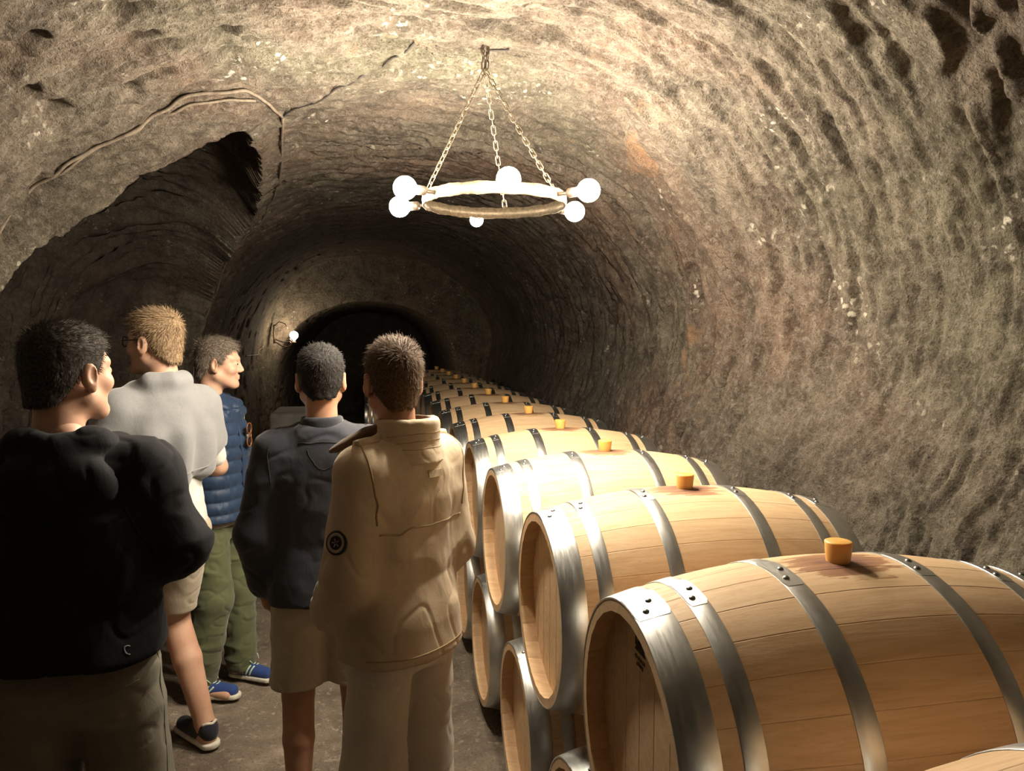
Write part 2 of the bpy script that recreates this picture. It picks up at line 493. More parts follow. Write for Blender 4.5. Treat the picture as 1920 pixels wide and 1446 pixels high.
def stave_mesh(name, offset=None):
    nx = 17; w = PI / NST; e = .0018; th = .026
    V = []; B = []
    for i in range(nx):
        x = -BL / 2 + BL * i / (nx - 1); r = brad(x)
        ph = [-w + .0002 / r, -w + e / r, -w * .5, 0, w * .5, w - e / r, w - .0002 / r]
        rad = [r - .0006, r, r, r, r, r, r - .0006]
        for p, q in zip(ph, rad):
            V.append((x, -q * math.sin(p), q * math.cos(p))); B.append((x, r * p + (0 if offset is None else offset), 0) if offset is not None else (10, 10, 10))
        ri = r - th
        for p in (w - .0002 / r, -w + .0002 / r):
            V.append((x, -ri * math.sin(p), ri * math.cos(p))); B.append((10, 10, 10))
    Fc = []
    for i in range(nx - 1):
        for k in range(9):
            Fc.append((i * 9 + k, i * 9 + (k + 1) % 9, (i + 1) * 9 + (k + 1) % 9, (i + 1) * 9 + k))
    Fc.append(tuple(range(8, -1, -1))); Fc.append(tuple((nx - 1) * 9 + k for k in range(9)))
    me = new_mesh(name, V, Fc, OAK, True)
    bm = bmesh.new(); bm.from_mesh(me); bmesh.ops.recalc_face_normals(bm, faces=bm.faces[:])
    for ed in bm.edges:
        if len(ed.link_faces) == 2 and ed.calc_face_angle(0) > .2: ed.smooth = False
    bm.to_mesh(me); bm.free()
    at = me.attributes.new('bpos', 'FLOAT_VECTOR', 'POINT')
    at.data.foreach_set('vector', np.array(B, np.float32).ravel())
    return me
_w = 2 * PI / NST * RB
STAVE = stave_mesh('stave'); STAVE_B = {0: stave_mesh('stave', 0.0), 1: stave_mesh('stave', _w), -1: stave_mesh('stave', -_w), 2: stave_mesh('stave', 2 * _w), -2: stave_mesh('stave', -2 * _w)}

HX, HR = BL / 2 - .048, .2745
def head_boards():
    out = []; n = 7; ys = np.linspace(-HR, HR, n + 1)
    for i in range(n):
        y0, y1 = ys[i] + .0005, ys[i + 1] - .0005
        yy = np.linspace(y0, y1, 8)
        top = [(y, math.sqrt(max(0, HR * HR - y * y))) for y in yy]
        loop = top + [(y, -z) for y, z in reversed(top)]
        cy = (y0 + y1) / 2
        V = []; m = len(loop)
        for y, z in loop: V.append((-HX, cy + (y - cy) * .965, z))
        for y, z in loop: V.append((-HX + .0018, y, z))
        for y, z in loop: V.append((-HX + .022, y, z))
        Fc = [tuple(range(m)), tuple(range(3 * m - 1, 2 * m - 1, -1))]
        for L in range(2):
            for k in range(m):
                Fc.append((L * m + k, L * m + (k + 1) % m, (L + 1) * m + (k + 1) % m, (L + 1) * m + k))
        me = new_mesh('head_board', V, Fc, OAK, False)
        bm = bmesh.new(); bm.from_mesh(me); bmesh.ops.remove_doubles(bm, verts=bm.verts[:], dist=1e-5); bmesh.ops.recalc_face_normals(bm, faces=bm.faces[:]); bm.to_mesh(me); bm.free()
        at = me.attributes.new('bpos', 'FLOAT_VECTOR', 'POINT'); at.data.foreach_set('vector', np.full(len(me.vertices) * 3, 10, np.float32))
        # grain runs up the board
        out.append(me)
    return out
BOARDS = head_boards()

def hoop_mesh(x0, x1, t=.0024):
    m = MB(); seg = 72; V = []; Fc = []
    xs = [x0, x0 + .0015, (x0 + x1) / 2, x1 - .0015, x1]
    prof = [(x, brad(max(-BL / 2, min(BL / 2, x))) + (t if 0 < i < 4 else t - .0009)) for i, x in enumerate(xs)]
    prof += [(x1, brad(x1) - .002), (x0, brad(x0) - .002)]
    n = len(prof)
    for k in range(seg):
        a = 2 * PI * k / seg
        for x, r in prof: V.append((x, -r * math.sin(a), r * math.cos(a)))
    for k in range(seg):
        k2 = (k + 1) % seg
        for i in range(n): Fc.append((k * n + i, k2 * n + i, k2 * n + (i + 1) % n, k * n + (i + 1) % n))
    m.add(V, Fc)
    # overlapping end of the strap, held by the rivets
    V = []; Fc = []; sa = 10; w = x1 - x0
    for k in range(sa + 1):
        a = math.radians(-7 + 21 * k / sa); ins = .0 if 0 < k < sa else .004
        for x, d in ((x0 + ins, 0), (x0 + ins + .0008, .0018), (x1 - ins - .0008, .0018), (x1 - ins, 0)):
            r = brad(x) + t - .0004 + d * (1 if 0 < k < sa else .6)
            V.append((x, -r * math.sin(a), r * math.cos(a)))
    for k in range(sa):
        for i in range(3): Fc.append((k * 4 + i, k * 4 + i + 1, (k + 1) * 4 + i + 1, (k + 1) * 4 + i))
    Fc += [(0, 1, 2, 3), (sa * 4 + 3, sa * 4 + 2, sa * 4 + 1, sa * 4)]
    m.add(V, Fc)
    me = m.mesh('hoop', STEEL, True)
    bm = bmesh.new(); bm.from_mesh(me)
    for ed in bm.edges:
        if len(ed.link_faces) == 2 and ed.calc_face_angle(0) > .6: ed.smooth = False
    bm.to_mesh(me); bm.free()
    return me
HOOPS = [(-.476, -.406), (-.371, -.331), (-.172, -.130), (.130, .172), (.331, .371), (.406, .476)]
HOOPM = [hoop_mesh(a, b) for a, b in HOOPS]
RIV = MB().lathe([(0, .0042), (.0035, .0036), (.0062, .0018), (.0072, -.001), (.0072, -.003)], 10).mesh('rivet', RIVET)
BUNGM = MB().lathe([(0, .044), (.024, .044), (.0275, .0425), (.0285, .040), (.0245, .002), (.022, -.02), (0, -.02)], 28).mesh('bung', BUNG)

def rivet_at(parent, x, ang):
    r = brad(x) + .0042; a = math.radians(ang)
    slope = math.atan((brad(x + .01) - brad(x - .01)) / .02)
    obj('rivet', RIV, parent, (x, -r * math.sin(a), r * math.cos(a)), (a, -slope, 0))

def make_barrel(detail=True):
    root = empty('wine_barrel')
    if detail:
        for k in range(NST):
            kk = k if k <= NST // 2 else k - NST
            me = STAVE_B[kk] if kk in STAVE_B else STAVE
            obj('stave', me, root, (0, 0, RB), (2 * PI * kk / NST, 0, 0))
        for side in (0, 1):
            for me in BOARDS: obj('head_board', me, root, (0, 0, RB), (0, 0, PI * side))
    else:
        m = MB(); prof = [(0.0, -HX), (HR, -HX), (brad(-BL / 2) - .026, -BL / 2), (brad(-BL / 2), -BL / 2)] + [(brad(x), x) for x in np.linspace(-.45, .45, 13)] + \
            [(brad(BL / 2), BL / 2), (brad(BL / 2) - .026, BL / 2), (HR, HX), (0, HX)]
        m.lathe(prof, NST * 2, 'x')
        me = m.mesh('body', OAK)
        at = me.attributes.new('bpos', 'FLOAT_VECTOR', 'POINT')
        co = np.array([v.co[:] for v in me.vertices], np.float32)
        b = np.where((co[:, 2:3] > .2), np.stack([co[:, 0], co[:, 1], 0 * co[:, 0]], 1), 10)
        at.data.foreach_set('vector', b.astype(np.float32).ravel())
        bm = bmesh.new(); bm.from_mesh(me)
        for ed in bm.edges:
            if len(ed.link_faces) == 2 and ed.calc_face_angle(0) > .6: ed.smooth = False
        bm.to_mesh(me); bm.free()
        obj('body', me, root, (0, 0, RB))
    for (a, b), me in zip(HOOPS, HOOPM):
        h = obj('hoop', me, root, (0, 0, RB))
        if detail:
            w = b - a
            rivet_at(h, a + w * .62, 3.0); rivet_at(h, a + w * .36, 9.5)
    tag(obj('bung', BUNGM, root, (0, 0, 2 * RB)), 'amber silicone bung')
    return root

XH, Y0, PITCH, DZ = .4955, 1.3758, .7729, .5836
rng = random.Random(5)
proto_d, proto_s = make_barrel(True), make_barrel(False)
used = {True: False, False: False}
def place_barrel(x, y, z, label, group, detail, rz=0.0):
    src = proto_d if detail else proto_s
    if not used[detail]: o = src; used[detail] = True
    else: o = copy_tree(src)
    o.location = (x, y, z); o.rotation_euler = (0, 0, rz)
    return tag(o, label, 'barrel', group)
ORD = ['', 'first', 'second', 'third', 'fourth', 'fifth', 'sixth']
for k in range(-1, 13):
    lab = 'pale oak barrel with amber bung and wine stain on the upper row of the stack'
    if k == 0: lab = 'oak barrel with a burnt emblem on its head, upper row'
    if k == -1: lab = 'first upper-row oak barrel, beside the emblem barrel on the side away from the arch'
    if k == 12: lab = 'last upper-row oak barrel of the stack, next to the low arch'
    if 1 <= k <= 6: lab = ORD[k] + ' upper-row oak barrel past the emblem barrel, counting towards the low arch'
    b = place_barrel(XH + BL / 2 + rng.uniform(-.006, .006), Y0 + k * PITCH, DZ, lab, 'barrels of the upper row', k <= 5, rng.uniform(-.006, .006))
    if k == 0: brand_barrel = b
for k in range(-2, 12):
    place_barrel(XH + BL / 2 + rng.uniform(-.008, .008), Y0 + (k + .5) * PITCH, 0,
                 'floor-level oak barrel under the emblem barrel and its neighbour towards the arch' if k == 0 else
                 'floor-level oak barrel under the %s and %s upper barrels past the emblem barrel' % (ORD[k], ORD[k + 1]) if 1 <= k <= 4 else
                 'oak barrel lying on the floor in the bottom row under the others', 'barrels of the bottom row', -1 <= k <= 4)
for j, (x, y, z) in enumerate([(.40, 12.45, 0), (.40, 13.30, 0), (.40, 12.875, DZ)]):
    place_barrel(x, y, z, 'dim barrel beyond the low arch at the tunnel end', 'barrels beyond the arch', False)

# burnt emblem: a small tower-like device above two lines of lettering
m = MB()
def stroke(y, z, w, h, lean=0.0):
    V = []
    for dx in (0.0, -.0009):
        V += [(dx, y - w / 2, z), (dx, y + w / 2, z), (dx, y + w / 2 * .7 + lean, z + h), (dx, y - w / 2 * .7 + lean, z + h)]
    m.add(V, [(0, 1, 2, 3), (7, 6, 5, 4), (0, 4, 5, 1), (1, 5, 6, 2), (2, 6, 7, 3), (3, 7, 4, 0)])
for y, z, w, h in [(-.024, 0, .010, .040), (-.012, -.002, .012, .058), (.002, -.004, .010, .034), (.012, -.004, .009, .050), (.024, -.002, .008, .030),
                   (0, -.012, .060, .010), (-.006, .006, .034, .014), (.004, .022, .008, .018)]:
    stroke(y, z, w, h, rng.uniform(-.003, .003))
for row, n, s in ((-.030, 8, .0072), (-.043, 6, .0062)):
    for i in range(n):
        y = (i - (n - 1) / 2) * s
        stroke(y, row, .0016, .009); stroke(y + .002, row + rng.choice((0, .0035, .0075)), .0032, .0016)
em = m.build('burnt_emblem', CHAR, brand_barrel, False, loc=(-HX - .0003, .038, RB + .18))
tag(em, 'dark burnt emblem with small lettering')

# ------------------------------------------------------------------ chandelier
IRON = plain('rusted_iron', (.10, .075, .055), .62, .75, .35, 60, .3)
IRONL = plain('bare_iron', (.24, .19, .13), .5, .75, .3, 80, .3)
def emit(name, col, strength):
    M = Mat(name); nt = M.nt; e = M.n('ShaderNodeEmission'); e.inputs[0].default_value = (*col, 1); e.inputs[1].default_value = strength
    M.l(e.outputs[0], nt.nodes['Material Output'].inputs[0]); return M.m
BULBM = emit('lit_bulb', BULB_COLOR, BULB_POWER)

def chain(m, a, b, pitch=.028):
    a, b = Vector(a), Vector(b); n = max(2, int((b - a).length / pitch)); d = (b - a).normalized()
    q = d.to_track_quat('Z', 'Y').to_matrix()
    for i in range(n):
        c = a.lerp(b, (i + .5) / n); tw = q @ Matrix.Rotation(PI / 2 * (i % 2) + .35, 3, 'Z')
        hl = pitch * .42; r = .0076; pts = []
        for s in range(6): t = PI * s / 5; pts.append((r * math.cos(t), 0, hl + r * math.sin(t)))
        for s in range(6): t = PI + PI * s / 5; pts.append((r * math.cos(t), 0, -hl + r * math.sin(t)))
        m.tube([c + tw @ Vector(p) for p in pts], .0023, 5, closed=True)

CH = Vector((.469, 2.75, 2.263)); CR = .262
chand = empty('chandelier', CH)
tag(chand, 'iron ring chandelier with six glowing bulbs hanging on three chains', 'chandelier')
m = MB(); seg = 96; V = []; Fc = []
for k in range(seg):
    a = 2 * PI * k / seg; j = .0016 * math.sin(k * 7.3) + .0012 * math.sin(k * 3.1)
    for r, z in ((CR, -.021 + j), (CR + .006, -.021 + j), (CR + .0072, 0), (CR + .006, .021 - j), (CR, .021 - j)):
        V.append((r * math.cos(a), r * math.sin(a), z))
for k in range(seg):
    k2 = (k + 1) % seg
    for i in range(5): Fc.append((k * 5 + i, k2 * 5 + i, k2 * 5 + (i + 1) % 5, k * 5 + (i + 1) % 5))
m.add(V, Fc); m.build('ring', IRONL, chand)
top = Vector((-.03, .04, .492))
for an in (205, 322, 82):
    a = math.radians(an - 11); m = MB(); chain(m, (CR * math.cos(a), CR * math.sin(a), .021), top)
    m.tube([(CR * math.cos(a) * q, CR * math.sin(a) * q, z) for q, z in ((1.03, -.012), (1.035, .012), (1.0, .03))], .004, 6)
    m.build('chain', IRONL, chand)
m = MB()
hz = float(surf(.485, 2.80)[2]) - CH.z
for i in range(4):
    o = Vector((.006 * math.cos(i * 2.1), .006 * math.sin(i * 2.1), 0)); chain(m, top + o, Vector((-.027, .045, hz - .02)) + o * 1.6, .026)
m.tube([(-.027 + .014 * math.cos(t), .045, hz - .012 + .02 * math.sin(t)) for t in np.linspace(0, 2 * PI, 14)[:-1]], .005, 6, closed=True)
m.tube([(-.027, .045, hz - .03), (-.027, .045, hz + .08)], .006, 8)
m.build('hanging_hook', IRON, chand)
for an in (35, 103, 163, 220, 278, 328):
    a = math.radians(an - 11); small = an == 103
    d = Vector((math.cos(a), math.sin(a), 0)); R = .028 if small else .040
    m = MB(); m.tube([d * (CR + .004), d * (CR + .035), d * (CR + .05)], .007, 8)
    m.tube([d * (CR + .045), d * (CR + .05), d * (CR + .085), d * (CR + .09)], [.012, .0165, .0165, .012], 14)
    s = m.build('socket_arm', IRON, chand)
    bc = CR + .085 + R * 1.05
    prof = [(0.0, R)] + [(R * math.sin(t), R * math.cos(t)) for t in np.linspace(.18, 2.5, 13)] + [(R * .36, -R * 1.05), (R * .34, -R * 1.2), (0, -R * 1.2)]
    b = MB().lathe(prof, 20).build('bulb', BULBM, s)
    b.location = d * bc + Vector((0, 0, -.012 if small else 0)); b.rotation_euler = d.to_track_quat('Z', 'Y').to_euler()
    tag(b, 'glowing round light bulb')

# ------------------------------------------------------------------ cables along the rock
CABLE = plain('dusty_cable', (.16, .125, .09), .8, 0, .3, 50)
CABLED = plain('dark_cable', (.035, .027, .022), .8, 0, .3, 50)
def cable(name, uy, r, mat, label, off=.006, cut=None):
    pts = []
    for (u0, y0), (u1, y1) in zip(uy[:-1], uy[1:]):
        for t in np.linspace(0, 1, 7)[:-1]: pts.append((u0 + (u1 - u0) * t, y0 + (y1 - y0) * t))
    pts.append(uy[-1])
    P = np.array([surf(u, y, off) for u, y in pts])
    for _ in range(3): P[1:-1] = (P[:-2] + P[1:-1] * 2 + P[2:]) / 4
    o = MB().tube(P.tolist(), r, 7).build(name, mat)
    return tag(o, label, 'cable')
cable('ceiling_cable', [(.4885, 2.80), (.4991, 2.82), (.5027, 2.85), (.5098, 2.845), (.517, 2.90), (.5259, 3.01), (.5349, 3.13), (.5474, 3.21), (.5617, 3.374), (.5778, 3.535)],
      .005, CABLED, 'thin dark cable running over the vault to the chandelier hook', .004)
cable('ceiling_cable', [(.5778, 3.522), (.5814, 3.30), (.585, 3.185), (.5886, 3.12), (.5993, 3.10), (.6136, 3.08), (.6261, 3.11), (.6386, 3.11), (.6565, 3.11), (.6708, 3.09), (.6798, 3.08), (.6995, 3.12), (.7209, 3.11), (.75, 3.0)],
      .007, CABLE, 'thick dusty cable along the edge above the dark alcove', .010)
cable('ceiling_cable', [(.5868, 3.225), (.5975, 3.175), (.6154, 3.125), (.6297, 3.145), (.644, 3.135), (.6601, 3.125), (.678, 3.10), (.7048, 3.15), (.7263, 3.13), (.752, 3.02)],
      .0055, CABLE, 'second thinner dusty cable just below the thick one above the alcove', .010)
cable('ceiling_cable', [(.5778, 3.549), (.585, 4.062), (.5957, 4.724), (.6118, 5.36), (.6225, 5.60), (.640, 5.78), (.6583, 5.96), (.6798, 6.14), (.7102, 6.42), (.737, 6.56), (.7639, 6.64), (.80, 6.66), (.86, 6.7)],
      .007, CABLE, 'cable dropping down the rock beside the alcove to the men', .008)
cable('wall_cable', [(.812, 10.1), (.812, 10.6), (.813, 11.1), (.80, 11.35)], .006, CABLE, 'short cable on the rock leading to the wall lamp', .006)

# ------------------------------------------------------------------ wall lamp on the arch
LP = Vector((-1.07, 11.22, 1.775))
wl = empty('wall_lamp', LP); tag(wl, 'lit iron wall lamp with scroll bracket on the low arch', 'lamp')
m = MB()
jx = -.30
m.tube([(jx, .17, -.12), (jx, .17, .16)], .014, 8)
for s in (1, .6):
    m.tube([(jx + .02, .16, -.10 * s), (jx + .12, .10, -.16 * s), (-.10, .03, -.17 * s), (-.03, 0, -.13 * s), (-.06, .01, -.09 * s), (-.10, .03, -.11 * s)], .008, 7)
m.tube([(jx + .01, .17, .14), (jx + .08, .12, .20), (-.13, .06, .17), (-.09, .04, .10)], .007, 7)
m.build('bracket', IRON, wl)
MB().lathe([(0, -.13), (.03, -.125), (.035, -.10), (.022, -.085), (.022, -.06), (0, -.06)], 16).build('lamp_holder', IRON, wl)
WB = emit('lit_wall_bulb', (1.0, .82, .58), 170.0)
tag(MB().lathe([(0, .06)] + [(.06 * math.sin(t), .06 * math.cos(t)) for t in np.linspace(.2, 2.6, 12)] + [(.02, -.065), (0, -.065)], 20).build('bulb', WB, wl), 'glowing bulb')

# ------------------------------------------------------------------ grey block far left
CONC = plain('grey_concrete', (.30, .29, .27), .9, 0, .2, 8, .4)
m = MB(); m.box((0, 0, .45), (.62, .8, .9)); me = m.mesh('stone_bench', CONC, False)
o = obj('stone_bench', me, None, (-.80, 9.0, 0)); bv = o.modifiers.new('bevel', 'BEVEL'); bv.width = .05; bv.segments = 3
tag(o, 'pale grey stone block against the left wall beyond the men', 'stone block')

# ------------------------------------------------------------------ people: signed-distance modelling
def f32(a): return np.asarray(a, np.float32)
def cap(p, a, b, ra, rb):
    a, b = f32(a), f32(b); ba = b - a; pa = p - a
    t = np.clip((pa @ ba) / max(1e-9, float(ba @ ba)), 0, 1)
    return np.linalg.norm(pa - t[:, None] * ba, axis=1) - (ra + (rb - ra) * t)
def ell(p, c, r, R=None):
    q = p - f32(c)
    if R is not None: q = q @ f32(R)
    r = f32(r); k0 = np.linalg.norm(q / r, axis=1); k1 = np.linalg.norm(q / (r * r), axis=1) + 1e-6
    return k0 * (k0 - 1) / k1
def smin(a, b, k):
    h = np.clip(.5 + .5 * (b - a) / k, 0, 1); return b + (a - b) * h - k * h * (1 - h)
def smax(a, b, k): return -smin(-a, -b, k)
def chainf(p, pts, rs, k=.02):
    d = None
    for i in range(len(pts) - 1):
        c = cap(p, pts[i], pts[i + 1], rs[i], rs[i + 1]); d = c if d is None else smin(d, c, k)
    return d
def loft(p, tab, n=2.4):
    T = f32(tab); z = p[:, 2]
    a = np.interp(z, T[:, 0], T[:, 1]); b = np.interp(z, T[:, 0], T[:, 2]); c = np.interp(z, T[:, 0], T[:, 3])
    r = (np.abs(p[:, 0] / a) ** n + np.abs((p[:, 1] - c) / b) ** n) ** (1 / n)
    d = (r - 1) * np.minimum(a, b)
    return smax(smax(d, z - T[-1, 0], .02), T[0, 0] - z, .004)
def rotz(a): return np.array([[math.cos(a), -math.sin(a), 0], [math.sin(a), math.cos(a), 0], [0, 0, 1]])

def surface(fn, lo, hi, h):
    lo = np.array(lo, float); hi = np.array(hi, float)
    n = np.maximum(4, np.ceil((hi - lo) / h).astype(int) + 1)
    ax = [lo[i] + h * np.arange(n[i]) for i in range(3)]
    vals = np.empty(n, np.float32)
    for i0 in range(0, n[0], 24):
        G = np.stack(np.meshgrid(ax[0][i0:i0 + 24], ax[1], ax[2], indexing='ij'), -1)
        vals[i0:i0 + 24] = fn(G.reshape(-1, 3).astype(np.float32)).reshape(G.shape[:3])
    vals[[0, -1]] = np.maximum(vals[[0, -1]], 1e-3); vals[:, [0, -1]] = np.maximum(vals[:, [0, -1]], 1e-3); vals[:, :, [0, -1]] = np.maximum(vals[:, :, [0, -1]], 1e-3)
    ins = vals < 0
    cs = [(a, b, c) for a in (0, 1) for b in (0, 1) for c in (0, 1)]
    def sl(A, o): return A[o[0]:n[0] - 1 + o[0], o[1]:n[1] - 1 + o[1], o[2]:n[2] - 1 + o[2]]
    cnt = sum(sl(ins, o).astype(np.int8) for o in cs)
    mix = (cnt > 0) & (cnt < 8); I = np.argwhere(mix)
    vid = np.full(mix.shape, -1, np.int64); vid[mix] = np.arange(len(I))
    acc = np.zeros((len(I), 3)); num = np.zeros(len(I))
    for o in cs:
        for axx in range(3):
            if o[axx]: continue
            o2 = list(o); o2[axx] = 1
            v0 = vals[I[:, 0] + o[0], I[:, 1] + o[1], I[:, 2] + o[2]]; v1 = vals[I[:, 0] + o2[0], I[:, 1] + o2[1], I[:, 2] + o2[2]]
            m = (v0 < 0) != (v1 < 0); t = np.where(m, v0 / np.where(m, v0 - v1, 1), 0)
            q = np.tile(np.array(o, float), (len(I), 1)); q[:, axx] += t
            acc[m] += q[m]; num[m] += 1
    V = lo + h * (I + acc / num[:, None])
    Fs = []
    for axx in range(3):
        o1, o2 = [(1, 2), (2, 0), (0, 1)][axx]
        s0 = [slice(None)] * 3; s1 = [slice(None)] * 3; s0[axx] = slice(0, -1); s1[axx] = slice(1, None)
        A, B = ins[tuple(s0)], ins[tuple(s1)]
        E = np.argwhere(A != B); E = E[(E[:, o1] > 0) & (E[:, o2] > 0) & (E[:, o1] < n[o1] - 1) & (E[:, o2] < n[o2] - 1)]
        d1 = np.zeros(3, int); d1[o1] = 1; d2 = np.zeros(3, int); d2[o2] = 1
        q = [E - d1 - d2, E - d2, E, E - d1]
        Q = np.stack([vid[x[:, 0], x[:, 1], x[:, 2]] for x in q], 1)
        flip = ~A[E[:, 0], E[:, 1], E[:, 2]]
        Q[flip] = Q[flip][:, ::-1]; Fs.append(Q)
    return V, np.concatenate(Fs)

def vnormals(V, Fq):
    n = np.cross(V[Fq[:, 2]] - V[Fq[:, 0]], V[Fq[:, 3]] - V[Fq[:, 1]])
    N = np.zeros_like(V)
    for k in range(4): np.add.at(N, Fq[:, k], n)
    return N / (np.linalg.norm(N, axis=1, keepdims=True) + 1e-12)
def relax(V, Fq, it=1):
    for _ in range(it):
        S = np.zeros_like(V); c = np.zeros(len(V))
        for k in range(4):
            np.add.at(S, Fq[:, k], V[Fq[:, (k + 1) % 4]]); np.add.at(c, Fq[:, k], 1)
        V = .5 * V + .5 * S / np.maximum(c, 1)[:, None]
    return V

# materials of the people
def skin_material(name, col):
    M = Mat(name, rough=.5, spec=.35); v = M.coord('Object'); n = M.noise(v, 14, 4); n2 = M.noise(v, 220, 2)
    M.color(M.ramp(n, [(.3, (col[0] * .86, col[1] * .78, col[2] * .74)), (.7, col)]))
    M.b.inputs['Subsurface Weight'].default_value = .18; M.b.inputs['Subsurface Radius'].default_value = (.012, .004, .002); M.b.inputs['Subsurface Scale'].default_value = .6
    M.bump(n2, .08, .001); return M.m
def hair_material(name, a, b):
    M = Mat(name, rough=.7, spec=.14); v = M.coord('Object'); n = M.noise(v, 160, 3, .6)
    M.color(M.ramp(n, [(.35, a), (.65, b)])); return M.m
SKIN = skin_material('skin', (.60, .37, .26)); SKIN2 = skin_material('tanned_skin', (.50, .28, .18))
WHITE_RUBBER = plain('white_rubber', (.66, .62, .52), .6)

def head_sdf(p):
    """head, facing +y, middle of the head at the origin, about 0.235 tall"""
    m = p.copy(); m[:, 0] = np.abs(m[:, 0])
    d = ell(p, (0, -.012, .030), (.076, .099, .086))
    d = smin(d, ell(p, (0, .030, -.030), (.060, .062, .085)), .03)
    d = smin(d, cap(m, (.052, .002, -.060), (.012, .070, -.100), .022, .020), .03)
    d = smin(d, ell(p, (0, .078, -.100), (.022, .018, .018)), .02)
    d = smin(d, cap(m, (.012, .083, .026), (.045, .066, .026), .012, .010), .015)
    d = smin(d, ell(m, (.042, .060, -.026), (.022, .024, .022)), .02)
    d = smax(d, -ell(m, (.032, .098, .004), (.017, .014, .012)), .014)
    d = smin(d, ell(m, (.032, .076, .003), (.015, .0135, .0125)), .004)
    d = smin(d, cap(p, (0, .086, .016), (0, .108, -.026), .008, .0100), .012)
    d = smin(d, ell(m, (.012, .099, -.032), (.008, .012, .008)), .006)
    d = smin(d, cap(m, (0, .094, -.057), (.020, .083, -.060), .0062, .004), .006)
    d = smin(d, cap(m, (0, .092, -.069), (.018, .083, -.067), .0075, .004), .006)
    d = smax(d, -cap(m, (0, .102, -.0632), (.024, .088, -.0635), .0022, .0018), .003)
    R = rotz(-.42)
    e = ell(m, (.083, -.012, -.008), (.0075, .020, .034), R)
    e = smin(e, ell(m, (.079, -.002, -.036), (.006, .010, .012), R), .01)
    e = smax(e, -ell(m, (.092, -.006, -.004), (.007, .011, .021), R), .004)
    d = smin(d, e, .006)
    return smin(d, cap(p, (0, -.028, -.060), (0, -.046, -.24), .054, .060), .03)

HAIRLINE = [(-.13, -.082), (-.075, -.078), (-.045, -.050), (-.030, .004), (-.012, .018), (.010, -.004), (.024, .000), (.034, .040), (.055, .062), (.075, .078), (.10, .10)]
def hair_sdf(p, t=.012, top=.008, line=None):
    L = f32(line or HAIRLINE)
    d = smin(ell(p, (0, -.012, .030), (.076, .099, .086)), cap(p, (0, -.045, -.03), (0, -.058, -.085), .060, .052), .03)
    d = d - t * np.clip((p[:, 2] + .105) / .09, .12, 1) - top * np.clip((p[:, 2] - .03) / .08, 0, 1)
    ln = np.interp(p[:, 1], L[:, 0], L[:, 1]) + (.004 * np.sin(p[:, 0] * 160) * np.sin(p[:, 0] * 71 + 1) + .35 * np.clip(np.abs(p[:, 0]) - .03, 0, 1)) * (p[:, 1] < -.04)
    return smax(d, (ln - p[:, 2]) * .8, .010)

def make_hair(name, mat, parent, M4, t, top, n, length, seed, line=None, fwd=.3, lift=.35):
    V, Fq = surface(lambda p: hair_sdf(p, t, top, line), (-.12, -.15, -.12), (.12, .13, .16), .0036)
    N = vnormals(V, Fq)
    V = V + N * (.0022 * fbm3(V * (90, 90, 45), 2, seed))[:, None]
    rs = np.random.RandomState(seed); i = rs.randint(0, len(V), n); P = V[i] - N[i] * .002; nn = N[i]
    crown = np.array([.01, -.06, .125]); fl = P - crown; fl[:, 1] += fwd * np.clip(P[:, 2], 0, .15) * 3
    fl /= np.linalg.norm(fl, axis=1, keepdims=True) + 1e-9
    fl = fl - nn * (fl * nn).sum(1, keepdims=True); fl += rs.randn(n, 3) * .28
    fl /= np.linalg.norm(fl, axis=1, keepdims=True) + 1e-9
    lf = lift * (.6 + .8 * rs.rand(n, 1)); ln = (length * (.5 + rs.rand(n, 1)) * (.55 + .65 * np.clip((P[:, 2:3] + .05) / .15, 0, 1)))
    mid = P + (fl + nn * lf) * ln * .55; tip = mid + (fl * 1.0 + nn * lf * .35) * ln * .45
    side = np.cross(fl, nn); side /= np.linalg.norm(side, axis=1, keepdims=True) + 1e-9; w = .0007
    S = np.concatenate([P - side * w, P + side * w, mid + side * w * .8, mid - side * w * .8, tip + side * w * .25, tip - side * w * .25])
    a = np.arange(n); o = len(V)
    Q = np.concatenate([np.stack([a, a + n, a + 2 * n, a + 3 * n], 1), np.stack([a + 3 * n, a + 2 * n, a + 4 * n, a + 5 * n], 1)]) + o
    A = np.concatenate([V, S]); A = A @ M4[:3, :3].T + M4[:3, 3]
    return obj(name, new_mesh(name, A, np.concatenate([Fq, Q]), mat), parent)

